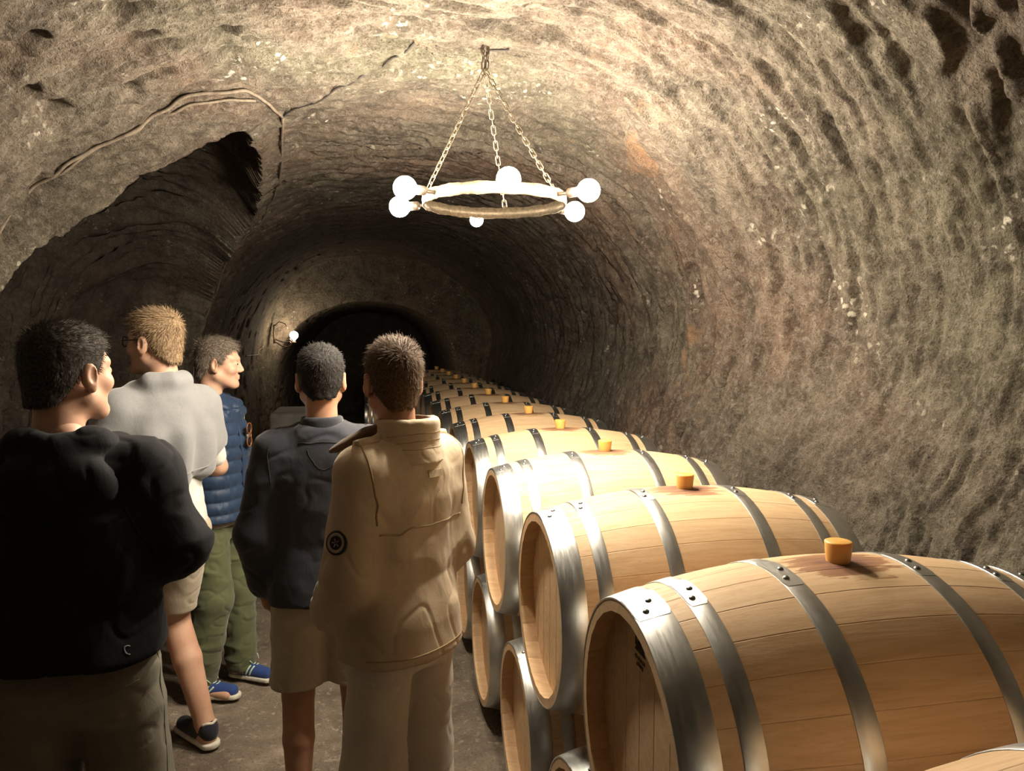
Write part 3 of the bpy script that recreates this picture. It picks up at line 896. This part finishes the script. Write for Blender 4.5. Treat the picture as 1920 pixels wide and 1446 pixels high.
class Person:
    def __init__(s, loc, rz, H, label, skin, head_turn=0.0, head_tilt=0.0, bulk=1.0, arms=None, legs=None):
        s.S = H / 1.78; s.bulk = bulk
        s.arms = arms or {}; b = bulk
        s.A = {}
        for sd in (1, -1):
            e, w = s.arms.get(sd, ((.235, -.02, 1.11), (.225, .07, .88)))
            s.A[sd] = [(sd * .160 * b, -.014, 1.402), (sd * e[0], e[1], e[2]), (sd * w[0], w[1], w[2])]
        L = legs or {}
        s.Lg = {}
        for sd in (1, -1):
            k, a = L.get(sd, ((.105, .015, .50), (.11, -.03, .085)))
            s.Lg[sd] = [(sd * .088, 0, .90), (sd * k[0], k[1], k[2]), (sd * a[0], a[1], a[2])]
        s.hm = np.eye(4); R = rotz(head_turn)
        ct, st = math.cos(head_tilt), math.sin(head_tilt); R = R @ np.array([[1, 0, 0], [0, ct, -st], [0, st, ct]])
        s.hm[:3, :3] = R; s.hm[:3, 3] = (0, .022, 1.655)
        # skin: head at fine resolution, the rest coarser, one mesh
        V1, F1 = surface(head_sdf, (-.115, -.14, -.235), (.115, .14, .14), .0034)
        V1 = V1 @ R.T + s.hm[:3, 3]
        lo, hi = s.bounds()
        V2, F2 = surface(s.body, lo, hi, .0085)
        V = np.concatenate([V1, V2]) * s.S
        s.root = obj('person', new_mesh('person', V, np.concatenate([F1, F2 + len(V1)]), skin), None, loc, (0, 0, rz))
        tag(s.root, label, 'person')
        s.hm_s = s.hm.copy(); s.hm_s[:3] *= s.S
    def bounds(s):
        P = np.array([q for d in (s.A, s.Lg) for l in d.values() for q in l])
        lo = np.minimum(P.min(0), (-.2, -.15, .0)) - .13; hi = np.maximum(P.max(0), (.2, .15, 1.52)) + .13
        lo[2] = -.01; hi[2] = 1.56; hi[1] += .1
        return lo, hi
    def body(s, p):
        b = s.bulk
        d = loft(p, [(.84, .135 * b, .085 * b, 0), (.95, .15 * b, .095 * b, 0), (1.1, .13 * b, .085 * b, 0), (1.3, .14 * b, .085 * b, -.01), (1.39, .10, .06, -.02), (1.45, .05, .05, -.03)])
        d = smin(d, cap(p, (0, -.035, 1.40), (0, -.030, 1.50), .050, .044), .03)
        for sd in (1, -1):
            sh, el, wr = s.A[sd]; d = smin(d, chainf(p, (sh, el, wr), (.046, .038, .026), .02), .03)
            dr = np.array(wr) - np.array(el); dr /= np.linalg.norm(dr)
            up = np.array((0, 0, 1.0)); side = np.cross(dr, (sd * 1.0, 0, 0)); side /= np.linalg.norm(side) + 1e-9; nrm = np.cross(dr, side)
            w = np.array(wr); pc = w + dr * .045
            d = smin(d, chainf(p, (w, pc, w + dr * .085), (.026, .030, .030), .01), .015)
            for k, (o, ln) in enumerate(((-.027, .060), (-.009, .075), (.009, .080), (.027, .070))):
                r0 = w + dr * .085 + side * o; r1 = r0 + dr * ln * .55 + nrm * .008; r2 = r1 + dr * ln * .38 + nrm * .026
                d = np.minimum(d, chainf(p, (r0, r1, r2), (.0105, .0095, .008), .004))
            t0 = w + dr * .035 + side * .030; t1 = t0 + dr * .035 + side * .024; t2 = t1 + dr * .034 + side * .002
            d = smin(d, chainf(p, (t0, t1, t2), (.014, .0115, .009), .006), .008)
            hp, kn, an = [np.array(q) for q in s.Lg[sd]]
            cm = kn * .62 + an * .38 + np.array((0, -.010, 0))
            d = smin(d, chainf(p, (hp, kn, cm, an), (.075, .058, .056, .038), .012), .03)
            d = smin(d, chainf(p, (an, an + (0, -.02, -.045), an + (0, .15, -.06)), (.036, .032, .025), .02), .02)
        return d
    # ---- garments
    def part(s, name, fn, lo, hi, h, mat, disp=None, smooth=1, parent=None, label=None):
        V, Fq = surface(fn, lo, hi, h); V = relax(V, Fq, smooth)
        if disp is not None:
            N = vnormals(V, Fq); V = V + N * disp(V, N)[:, None]
        o = obj(name, new_mesh(name, V * s.S, Fq, mat), parent or s.root)
        if label: o['label'] = label
        return o
    def torso(s, p, grow=0.0, tab=None, hem=.86, sleeves=(.056, .050, .042), cut=1.0, k=.05, both=True):
        b = s.bulk
        tab = tab or [(hem, .182, .136, -.006), (.95, .175, .128, -.004), (1.08, .158, .108, .004), (1.20, .166, .112, 0), (1.31, .168, .112, -.010), (1.39, .150, .098, -.020), (1.45, .102, .080, -.028), (1.498, .066, .064, -.028)]
        T = [(z, (a + grow) * (b if z < 1.38 else 1 + (b - 1) * .5), (d + grow) * (b if z < 1.38 else 1), c) for z, a, d, c in tab]
        d = loft(p, T)
        for sd in (1, -1):
            sh, el, wr = [np.array(q, float) for q in s.A[sd]]
            d = smin(d, cap(p, (0, -.030, 1.456), sh, .042 + grow, sleeves[0] - .008 + grow), .03)
            if cut > 0:
                pts = [sh, el, el + (wr - el) * .93] if cut >= 1 else [sh, sh + (el - sh) * cut * 2]
                d = smin(d, chainf(p, pts, (sleeves[0] + grow, sleeves[1] + grow, sleeves[2] + grow), .025), k)
        return smax(d, hem - p[:, 2], .008)
    def trousers(s, p, bottom, r=(.098, .080, .066), top=.98, grow=0.0):
        b = s.bulk; g = grow
        d = loft(p, [(.80, .152 * b + g, .104 * b + g, -.004), (.88, .158 * b + g, .108 * b + g, -.004), (.94, .148 * b + g, .098 * b + g, 0), (top + .04, .128 * b + g, .082 * b + g, 0)])
        for sd in (1, -1):
            hp, kn, an = [np.array(q, float) for q in s.Lg[sd]]
            d = smin(d, chainf(p, (hp + (0, -.012, .0), kn, an), r, .03), .035)
        d = smax(d, bottom - p[:, 2], .006)
        return d
    def shoe(s, sd, mat, sole, yaw=0.0):
        an = np.array(s.Lg[sd][2]); R = rotz(yaw)
        def up(p):
            q = (p - f32((an[0], an[1], 0))) @ f32(R)
            d = smin(cap(q, (0, -.030, .060), (0, .020, .060), .036, .038), cap(q, (0, .06, .046), (0, .165, .036), .038, .032), .03)
            d = smin(d, cap(q, (0, -.028, .085), (0, .005, .088), .034, .038), .02)
            d = smax(d, -cap(q, (0, -.012, .11), (0, -.004, .16), .030, .036), .006)
            return smax(d, .022 - q[:, 2], .004)
        def so(p):
            q = (p - f32((an[0], an[1], 0))) @ f32(R)
            d = np.minimum(cap(q * (1, 1, 0), (0, -.032, 0), (0, .04, 0), .040, .038), cap(q * (1, 1, 0), (0, .04, 0), (0, .172, 0), .038, .037))
            return smax(smax(d, q[:, 2] - .026, .004), .002 - q[:, 2], .003)
        lo = (an[0] - .26, an[1] - .26, -.008); hi = (an[0] + .26, an[1] + .26, .15)
        o = s.part('shoe', up, lo, hi, .005, mat)
        s.part('sole', so, lo, hi, .005, sole, parent=o)
        return o
    def bvh(s, o):
        me = o.data; return BVHTree.FromPolygons([v.co[:] for v in me.vertices], [p.vertices[:] for p in me.polygons])
    def seam(s, o, pts, r, mat, name='seam', off=.0, sub=8, label=None):
        """thin raised line laid on garment o through pts (unscaled local metres)"""
        bv = s.bvh(o); Q = []
        pts = [Vector(q) * s.S for q in pts]
        for a, b in zip(pts[:-1], pts[1:]):
            for t in range(sub): Q.append(a.lerp(b, t / sub))
        Q.append(pts[-1]); out = []
        for q in Q:
            h = bv.find_nearest(q)
            if h[0] is not None: out.append(h[0] + h[1] * off)
        P = np.array([v[:] for v in out]); P[1:-1] = (P[:-2] + 2 * P[1:-1] + P[2:]) / 4
        c = MB().tube(P.tolist(), r * s.S, 6).build(name, mat, o)
        if label: c['label'] = label
        return c
def folds(amp, sx=9, sz=5, seed=0, lowz=None, ridg=True):
    def f(V, N):
        a = fbm3(np.stack([V[:, 0] * sx + V[:, 2] * 2.2, V[:, 1] * sx, V[:, 2] * sz + V[:, 0] * 3], 1), 3, seed)
        b = 1 - 2 * np.abs(noise3(np.stack([V[:, 0] * sx * .8 - V[:, 2] * 4, V[:, 1] * sx * .8, V[:, 2] * sz * 1.3], 1), seed + 5))
        c = np.clip(1 - 5 * np.abs(noise3(np.stack([V[:, 0] * sx * 1.5 + V[:, 2] * 5, V[:, 1] * sx * 1.5, V[:, 2] * sz * 2.2 - V[:, 0] * 6], 1), seed + 9)), 0, 1)
        r = .62 * amp * (.8 * a + (.9 * b if ridg else 0) - .55 * c)
        if lowz is not None: r = r * (.35 + .65 * sstep(lowz[0], lowz[1], V[:, 2]))
        return r
    return f
TORSO_LO, TORSO_HI = (-.46, -.34, .78), (.46, .44, 1.56)
LEG_LO, LEG_HI = (-.30, -.30, .0), (.30, .30, 1.06)

# ------------------------------------------------------------------ the five visitors
R_ = math.radians
# --- man in the black hoodie
BLACK = fabric('black_sweat_cloth', (.010, .010, .012), .9, .2, 700, .2, .03)
JEANS = fabric('grey_olive_denim', (.23, .21, .16), .88, .25, 800, .3, .1)
DARKH = hair_material('dark_greying_hair', (.018, .014, .011), (.075, .064, .052))
p = Person((-.735, 2.0, 0), R_(4), 1.795, 'man seen from behind in a black hooded sweatshirt and grey-olive jeans', SKIN, R_(-36), 0, 1.06,
           arms={1: ((.235, .02, 1.20), (.03, .27, 1.19)), -1: ((.235, .02, 1.20), (-.02, .25, 1.16))}, legs={1: ((.12, .02, .5), (.135, -.03, .085)), -1: ((.12, .02, .5), (.135, -.03, .085))})
hd = p.part('hoodie', lambda q: p.torso(q, .020, hem=.955, sleeves=(.060, .060, .046)), TORSO_LO, TORSO_HI, .0062, BLACK, folds(.012, 8, 6, 3))
def hood(q):
    m = q.copy(); m[:, 0] = np.abs(m[:, 0])
    d = ell(q, (0, -.122, 1.395), (.135, .050, .085))
    d = smin(d, chainf(m, ((0, -.108, 1.487), (.078, -.074, 1.492), (.105, .01, 1.468), (.055, .09, 1.40)), (.034, .034, .032, .024), .03), .035)
    return smax(d, -cap(q, (0, -.02, 1.46), (0, -.035, 1.60), .062, .072), .012)
p.part('hood', hood, (-.24, -.25, 1.24), (.24, .20, 1.58), .0058, BLACK, folds(.007, 12, 12, 9))
p.seam(hd, [(.07, -.10, 1.46), (.13, -.12, 1.37), (.19, -.12, 1.25), (.22, -.09, 1.16)], .0022, BLACK, 'raglan_seam')
p.seam(hd, [(-.07, -.10, 1.46), (-.13, -.12, 1.37), (-.19, -.12, 1.25), (-.22, -.09, 1.16)], .0022, BLACK, 'raglan_seam')
LOGO = plain('silver_print', (.42, .42, .45), .5)
cr = [(.155 + .011 * math.cos(t), -.14, 1.0 + .011 * math.sin(t)) for t in np.linspace(.9, 5.0, 8)]
p.seam(hd, cr, .0016, LOGO, 'crescent_logo', .0008, 3, 'small silver crescent logo')
tr = p.part('jeans', lambda q: p.trousers(q, .06, (.102, .094, .080)), LEG_LO, LEG_HI, .0072, JEANS, folds(.008, 10, 9, 14))
p.seam(tr, [(.03, -.14, .865), (.10, -.14, .885), (.165, -.10, .905)], .0018, JEANS, 'pocket_edge')
p.seam(tr, [(.185, -.02, .96), (.19, -.02, .80), (.2, -.02, .6)], .0018, JEANS, 'side_seam')
for sd in (1, -1): p.shoe(sd, BLACK, WHITE_RUBBER)
make_hair('hair', DARKH, p.root, p.hm_s, .006, .009, 11000, .014, 21)

# --- man with the grey sweater over his shoulders
GREYK = fabric('grey_wool', (.235, .235, .24), .95, .12, 500, .5, .4, .004)
SHIRT = fabric('white_cotton', (.66, .63, .58), .9, .08, 900, .2)
BEIGE = fabric('beige_cotton', (.50, .42, .31), .9, .12, 900, .2)
NAVYS = fabric('navy_canvas', (.022, .024, .034), .85, .2, 600, .2)
FAIR = hair_material('fair_brown_hair', (.16, .10, .055), (.34, .24, .145))
p2 = Person((-.845, 3.22, 0), R_(42), 1.865, 'man in glasses with a grey sweater draped over his shoulders and beige shorts', SKIN, R_(26), 0, 1.0,
            arms={1: ((.26, .03, 1.13), (.10, .27, 1.12)), -1: ((.26, .03, 1.13), (-.06, .25, 1.08))}, legs={1: ((.10, .12, .5), (.125, -.05, .085)), -1: ((.11, .12, .5), (.12, .02, .085))})
p = p2
sh = p.part('shirt', lambda q: p2.torso(q, -.006, hem=.84, cut=.42), TORSO_LO, TORSO_HI, .007, SHIRT, folds(.008, 9, 6, 23))
def sweater(q):
    t = p2.torso(q, .018, hem=1.10, cut=.28, sleeves=(.058, .056, .05))
    edge = 1.115 + .10 * np.clip(np.abs(q[:, 0]) / .25, 0, 1) ** 2
    t = smax(t, edge - q[:, 2], .012)
    t = smax(t, q[:, 1] - .075, .012)
    roll = chainf(np.stack([np.abs(q[:, 0]), q[:, 1], q[:, 2]], 1), ((0, -.098, 1.512), (.062, -.066, 1.508), (.088, .005, 1.472), (.075, .085, 1.40), (.05, .125, 1.27)), (.034, .034, .034, .034, .032), .02)
    return smin(t, roll, .03)
def swf(V, N):
    th = np.arctan2(V[:, 0], -V[:, 1]); k = sstep(1.40, 1.22, V[:, 2])
    return .019 * k * (.6 + np.sin(th * 7 + 2.2 * noise3(V * 3, 4))) * (N[:, 2] < .7) + .004 * fbm3(V * 12, 2, 8)
sw = p.part('sweater', sweater, (-.40, -.32, 1.05), (.40, .26, 1.58), .006, GREYK, swf)
p.seam(sw, [(-.2, -.17, 1.185), (-.1, -.19, 1.155), (0, -.2, 1.15), (.1, -.19, 1.155), (.2, -.17, 1.185)], .0025, GREYK, 'rib_seam')
st = p.part('shorts', lambda q: p2.trousers(q, .545, (.094, .080, .076)), LEG_LO, LEG_HI, .007, BEIGE, folds(.007, 9, 8, 33))
for sd in (1, -1):
    s_ = p.shoe(sd, NAVYS, WHITE_RUBBER, 0)
    an = p.Lg[sd][2]
    p.seam(s_, [(an[0] - .035, an[1] - .03, .105), (an[0], an[1] - .066, .115), (an[0] + .035, an[1] - .03, .105)], .006, WHITE_RUBBER, 'heel_collar')
make_hair('hair', FAIR, p.root, p.hm_s, .005, .012, 11000, .018, 31)
def glasses(person, mat, lens, name='glasses'):
    m = MB(); 
    for s_ in (1, -1):
        c = Vector((s_ * .033, .104, .004))
        m.tube([c + Vector((.026 * math.cos(t) , -.012 * abs(math.cos(t)) * (1 if s_ * math.cos(t) > 0 else 0), .019 * math.sin(t))) for t in np.linspace(0, 2 * PI, 18)[:-1]], .0022, 6, closed=True)
        m.tube([(s_ * .058, .094, .008), (s_ * .078, .06, .010), (s_ * .084, .0, .012), (s_ * .083, -.025, .0)], .0022, 6)
    m.tube([(-.009, .108, .006), (0, .112, .009), (.009, .108, .006)], .002, 6)
    g = m.build(name, mat, person.root); g.matrix_basis = Matrix(person.hm_s.tolist())
    return g
FRAME = plain('dark_frame', (.02, .014, .012), .35)
glasses(p2, FRAME, None)

# --- man in the navy quilted vest
NAVYV = fabric('navy_quilted_nylon', (.018, .037, .078), .5, .2, 300, .15, .1)
TEE = fabric('pale_grey_tee', (.40, .38, .34), .9, .1, 900, .2)
OLIVE = fabric('olive_cotton', (.105, .115, .055), .85, .2, 700, .25)
BLUES = fabric('blue_suede', (.025, .055, .20), .8, .2, 500, .2)
STRIPE = plain('pale_green_stripe', (.52, .66, .48), .6)
GREYH = hair_material('grey_brown_hair', (.085, .062, .045), (.27, .225, .18))
p3 = Person((-.735, 3.80, 0), R_(-112), 1.752, 'man in profile wearing a navy quilted vest, olive trousers and blue trainers', SKIN, R_(24), R_(-4), 1.0,
            arms={1: ((.20, -.17, 1.14), (.06, -.21, 1.00)), -1: ((.25, -.02, 1.13), (.24, .06, .89))}, legs={1: ((.10, .02, .5), (.115, -.06, .085)), -1: ((.11, .02, .5), (.13, .02, .085))})
p = p3
p.part('t_shirt', lambda q: p3.torso(q, -.006, hem=.86, cut=.30), TORSO_LO, TORSO_HI, .0075, TEE, folds(.006, 9, 6, 43))
def quilt(V, N):
    return .013 * (np.abs(np.sin(PI * (V[:, 2] + .01 * noise3(V * 5, 2)) / .062)) ** .6 - .75) + .004 * fbm3(V * (40, 40, 18), 2, 3)
def vestf(q):
    d = p3.torso(q, .022, hem=.885, cut=0.0)
    m = np.stack([np.abs(q[:, 0]), q[:, 1], q[:, 2]], 1)
    col = smax(chainf(m, ((0, -.075, 1.49), (.062, -.045, 1.49), (.078, .02, 1.465), (.045, .085, 1.425)), (.024, .024, .024, .022), .015), -cap(q, (0, -.02, 1.4), (0, -.01, 1.6), .056, .066), .008)
    d = smin(d, col, .02)
    d = smax(d, -ell(m, (.235, -.01, 1.36), (.065, .075, .13)), .012)
    return smax(d, -smax(cap(q, (0, .145, 1.50), (0, .15, 1.36), .050, .006), -1.0 + 0 * d, .01), .01)
ve = p.part('vest', vestf, (-.32, -.28, .82), (.32, .30, 1.56), .0056, NAVYV, quilt)
p.seam(ve, [(0, .16, 1.36), (0, .17, 1.2), (0, .17, 1.05), (0, .16, .9)], .006, NAVYV, 'zip')
m = MB(); m.box((0, 0, 0), (.030, .003, .011)); lb = m.build('chest_label', WHITE_RUBBER, ve, False); bv = p.bvh(ve)
h = bv.find_nearest(Vector((-.10, .2, 1.31)) * p.S); lb.location = h[0] + h[1] * .001; lb.rotation_euler = h[1].to_track_quat('Y', 'Z').to_euler()
tr = p.part('trousers', lambda q: p3.trousers(q, .045, (.094, .088, .078)), LEG_LO, LEG_HI, .0068, OLIVE, folds(.012, 10, 10, 53))
p.seam(tr, [(-.17, .03, .95), (-.18, .0, .75), (-.16, .0, .5), (-.15, 0, .2)], .002, OLIVE, 'side_seam')
for sd in (1, -1):
    s_ = p.shoe(sd, BLUES, WHITE_RUBBER, R_(8) * sd)
    an = p.Lg[sd][2]
    for side in (1, -1):
        for k in range(3):
            y = an[1] + .030 + .021 * k; p.seam(s_, [(an[0] + side * .06, y, .030), (an[0] + side * .05, y + .010, .055), (an[0] + side * .03, y + .022, .080)], .0045, STRIPE, 'stripe', .0, 4)
    for k in range(4):
        y = an[1] + .055 + .016 * k; p.seam(s_, [(an[0] - .022, y, .11), (an[0], y + .006, .12), (an[0] + .022, y, .11)], .0026, STRIPE, 'lace', .001, 4)
    m = MB()
    for q in (1, -1): m.tube([Vector((an[0] + q * x, an[1] + y, z)) * p.S for x, y, z in ((0, .05, .098), (.02, .055, .118), (.042, .07, .112), (.03, .085, .09))], .0025, 6)
    m.build('lace_bow', STRIPE, s_)
make_hair('hair', GREYH, p.root, p.hm_s, .006, .013, 11000, .020, 41, None, .5)
EYEW = plain('eye_white', (.55, .5, .46), .3); EYED = plain('eye_iris', (.03, .02, .015), .2)
for s_ in (1, -1):
    hm = p.hm_s
    for nm, mt, r, o in (('eye', EYEW, .0105, (s_ * .032, .0805, .002)), ('iris', EYED, .0052, (s_ * .033, .0885, .002))):
        c = hm[:3, :3] @ np.array(o) + hm[:3, 3]
        MB().lathe([(r * math.sin(t), r * math.cos(t)) for t in np.linspace(0, PI, 9)], 12).build(nm, mt, p.root, loc=c.tolist())
# sunglasses hooked into the neck of the vest
AMB = plain('tortoise_frame', (.20, .07, .02), .3); LENS = plain('dark_lens', (.012, .010, .012), .1)
hit = bv.find_nearest(Vector((-.045, .2, 1.315)) * p.S)
sgp = p.root.matrix_basis @ (hit[0] + hit[1] * .024)
sg = empty('sunglasses', sgp, R_(-112)); tag(sg, 'tortoiseshell sunglasses hanging from the neck of the navy vest', 'sunglasses')
m = MB()
for s_ in (1, -1):
    c = Vector((.0, .004, s_ * .032))
    m.tube([c + Vector((.021 * math.sin(t), 0, .026 * math.cos(t))) for t in np.linspace(0, 2 * PI, 18)[:-1]], .003, 6, closed=True)
m.tube([(0, .004, -.007), (.006, .006, 0), (0, .004, .007)], .0028, 6)
for s_ in (1, -1): m.tube([(-.018, .002, s_ * .056), (-.03, -.004, s_ * .02), (-.034, -.006, -s_ * .05)], .0024, 6)
m.build('frame', AMB, sg)
for s_ in (1, -1): MB().lathe([(0, .001), (.020, .001), (.021, 0), (.020, -.001), (0, -.001)], 18, 'y', (0, .004, s_ * .032)).build('lens', LENS, sg)

# --- man in the navy pullover
NAVYP = fabric('faded_navy_jersey', (.025, .027, .036), .92, .2, 700, .3, .25)
SEAMD = plain('dark_thread', (.012, .012, .016), .9)
BLACKH = hair_material('short_black_hair', (.009, .008, .007), (.036, .031, .027))
p4 = Person((-.165, 2.66, 0), R_(6), 1.73, 'man seen from behind in a dark navy pullover and beige shorts', SKIN2, R_(-1), 0, 1.03,
            arms={1: ((.235, -.03, 1.12), (.20, .09, .90)), -1: ((.238, -.03, 1.12), (.205, .06, .90))}, legs={1: ((.11, .01, .5), (.12, -.03, .085)), -1: ((.10, .01, .5), (.105, -.03, .085))})
p = p4
po = p.part('pullover', lambda q: p4.torso(q, .016, hem=.865, sleeves=(.056, .052, .044)), TORSO_LO, TORSO_HI, .0062, NAVYP, folds(.010, 8, 6, 63))
def collar4(q):
    m = np.stack([np.abs(q[:, 0]), q[:, 1], q[:, 2]], 1)
    d = smax(loft(q, [(1.42, .104, .096, -.022), (1.475, .080, .080, -.026), (1.532, .072, .076, -.024)], 2.0), -loft(q, [(1.30, .062, .062, -.022), (1.48, .068, .068, -.024), (1.60, .064, .066, -.018)], 2.0), .004)
    return smax(d, q[:, 1] - .045, .01)
p.part('collar', collar4, (-.14, -.16, 1.40), (.14, .12, 1.59), .0042, NAVYP, folds(.003, 12, 12, 66))
p.seam(po, [(-.075 + .15 * t, -.2, 1.437 - .085 * math.sin(PI * t)) for t in np.linspace(0, 1, 9)], .0016, SEAMD, 'yoke_seam')
p.seam(po, [(-.10, -.13, 1.447), (0, -.16, 1.452), (.10, -.13, 1.447)], .002, SEAMD, 'neck_seam')
for q in (1, -1): p.seam(po, [(q * .15, -.02, 1.50), (q * .19, -.09, 1.40), (q * .18, -.12, 1.30)], .0018, SEAMD, 'shoulder_seam')
p.part('shorts', lambda q: p4.trousers(q, .545, (.098, .100, .097)), LEG_LO, LEG_HI, .0068, BEIGE, folds(.008, 9, 8, 73))
for sd in (1, -1): p.shoe(sd, NAVYS, WHITE_RUBBER)
LOWLINE = [(-.13, -.070), (-.075, -.066), (-.045, -.045), (-.030, .004), (-.012, .018), (.010, -.004), (.024, .000), (.034, .040), (.055, .062), (.075, .078), (.10, .10)]
make_hair('hair', BLACKH, p.root, p.hm_s, .006, .008, 11000, .011, 51, LOWLINE)

# --- man in the khaki jacket
KHAKI = fabric('khaki_cotton', (.52, .41, .275), .85, .10, 700, .25, .15)
KHAKID = fabric('brown_corduroy', (.115, .070, .040), .9, .2, 400, .4, .2)
THREAD = plain('tan_thread', (.33, .235, .13), .9)
CREAM = fabric('cream_cotton', (.62, .55, .44), .9, .08, 900, .2)
BROWNH = hair_material('brown_hair', (.048, .029, .016), (.15, .094, .052))
p5 = Person((.085, 2.19, 0), R_(42), 1.752, 'man seen from behind in a khaki field jacket and cream trousers', SKIN2, R_(-28), 0, 1.0,
            arms={1: ((.205, -.02, 1.12), (.16, .15, .95)), -1: ((.205, .0, 1.11), (.13, .17, .95))})
p = p5
def jf(V, N):
    return folds(.011, 9, 5, 83)(V, N) * (.4 + .6 * sstep(1.36, 1.22, V[:, 2]))
ja = p.part('jacket', lambda q: p5.torso(q, .016, hem=.845, sleeves=(.056, .056, .048)), TORSO_LO, TORSO_HI, .006, KHAKI, jf)
def collar5(q):
    out = loft(q, [(1.42, .128, .120, -.022), (1.47, .104, .102, -.028), (1.550, .090, .096, -.040)], 2.0)
    inn = loft(q, [(1.30, .066, .066, -.022), (1.46, .070, .072, -.026), (1.62, .084, .086, -.030)], 2.0)
    d = smax(out, -inn, .006)
    flap = cap(q, (-.082, -.02, 1.485), (-.135, .075, 1.435), .022, .032)
    return smin(smax(d, q[:, 1] - .075, .015), smax(flap, -inn, .01), .02)
co = p.part('collar', collar5, (-.20, -.19, 1.38), (.18, .15, 1.60), .0046, KHAKI, folds(.004, 14, 14, 88))
def flap5(q):
    a = rotz(R_(40)); tl = R_(-28); B = a @ np.array([[1, 0, 0], [0, math.cos(tl), -math.sin(tl)], [0, math.sin(tl), math.cos(tl)]])
    d = ell(q, (-.112, .060, 1.492), (.040, .092, .016), B)
    return smin(d, cap(q, (-.075, -.04, 1.50), (-.10, .03, 1.505), .014, .014), .02)
p.part('collar_flap', flap5, (-.25, -.10, 1.38), (.02, .20, 1.60), .004, KHAKID, folds(.003, 14, 14, 89), label='dark brown corduroy collar flap')
for k in range(3): p.seam(co, [(-.10, -.05, 1.455 + .022 * k), (-.05, -.13, 1.465 + .022 * k), (.05, -.13, 1.465 + .022 * k), (.10, -.05, 1.455 + .022 * k)], .0015, THREAD, 'collar_stitch')
p.part('collar_lining', lambda q: smax(smax(np.abs(loft(q, [(1.30, .064, .064, -.022), (1.46, .068, .070, -.026), (1.62, .082, .084, -.030)], 2.0)) - .003, q[:, 2] - 1.55, .004), np.maximum(1.47 - q[:, 2], q[:, 1] - .07), .004),
       (-.14, -.15, 1.43), (.14, .10, 1.58), .004, KHAKID)
p.seam(ja, [(-.17, -.1, 1.235), (-.12, -.2, 1.23), (0, -.2, 1.23), (.12, -.2, 1.23), (.17, -.1, 1.235)], .0030, THREAD, 'yoke_seam')
for q in (1, -1):
    p.seam(ja, [(q * .15, .03, 1.52), (q * .185, -.05, 1.47), (q * .20, -.13, 1.36), (q * .19, -.15, 1.26)], .0032, THREAD, 'armhole_seam')
    p.seam(ja, [(q * .10, -.02, 1.52), (q * .14, -.02, 1.51), (q * .185, -.015, 1.49)], .015, KHAKI, 'epaulette', .0, 6)
p.seam(ja, [(-.20, -.06, .875), (-.1, -.15, .875), (0, -.16, .875), (.1, -.15, .875), (.2, -.06, .875)], .0026, THREAD, 'hem_seam')
bv = p.bvh(ja)
h = bv.find_nearest(Vector((.01, -.25, 1.405)) * p.S)
lb = MB().box((0, 0, 0), (.052, .006, .020)).build('hanger_tab', KHAKI, ja, False); lb.location = h[0]; lb.rotation_euler = h[1].to_track_quat('Y', 'Z').to_euler()
PATCHD = plain('patch_dark', (.025, .020, .018), .9); PATCHL = plain('patch_light', (.36, .30, .22), .9)
h = bv.find_nearest(Vector((-.40, -.06, 1.255)) * p.S)
pe = MB().lathe([(0, .002), (.031, .002), (.033, 0), (.033, -.006)], 28, 'y').build('sleeve_patch', PATCHD, ja); pe.location = h[0] + h[1] * .002; pe.rotation_euler = h[1].to_track_quat('Y', 'Z').to_euler()
MB().lathe([(.019, .0025), (.020, .0036), (.026, .0036), (.027, .0025)], 28, 'y').build('patch_ring', PATCHL, pe)
m = MB()
for a in range(5): m.tube([(.003 * math.cos(a * 1.26), .003, .003 * math.sin(a * 1.26)), (.012 * math.cos(a * 1.26), .003, .012 * math.sin(a * 1.26))], .0014, 5)
m.build('patch_emblem', PATCHL, pe)
tr = p.part('trousers', lambda q: p5.trousers(q, .04, (.092, .092, .080)), LEG_LO, LEG_HI, .0068, CREAM, folds(.008, 10, 9, 93))
for sd in (1, -1): p.shoe(sd, KHAKID, WHITE_RUBBER)
make_hair('hair', BROWNH, p.root, p.hm_s, .005, .011, 12000, .014, 61)
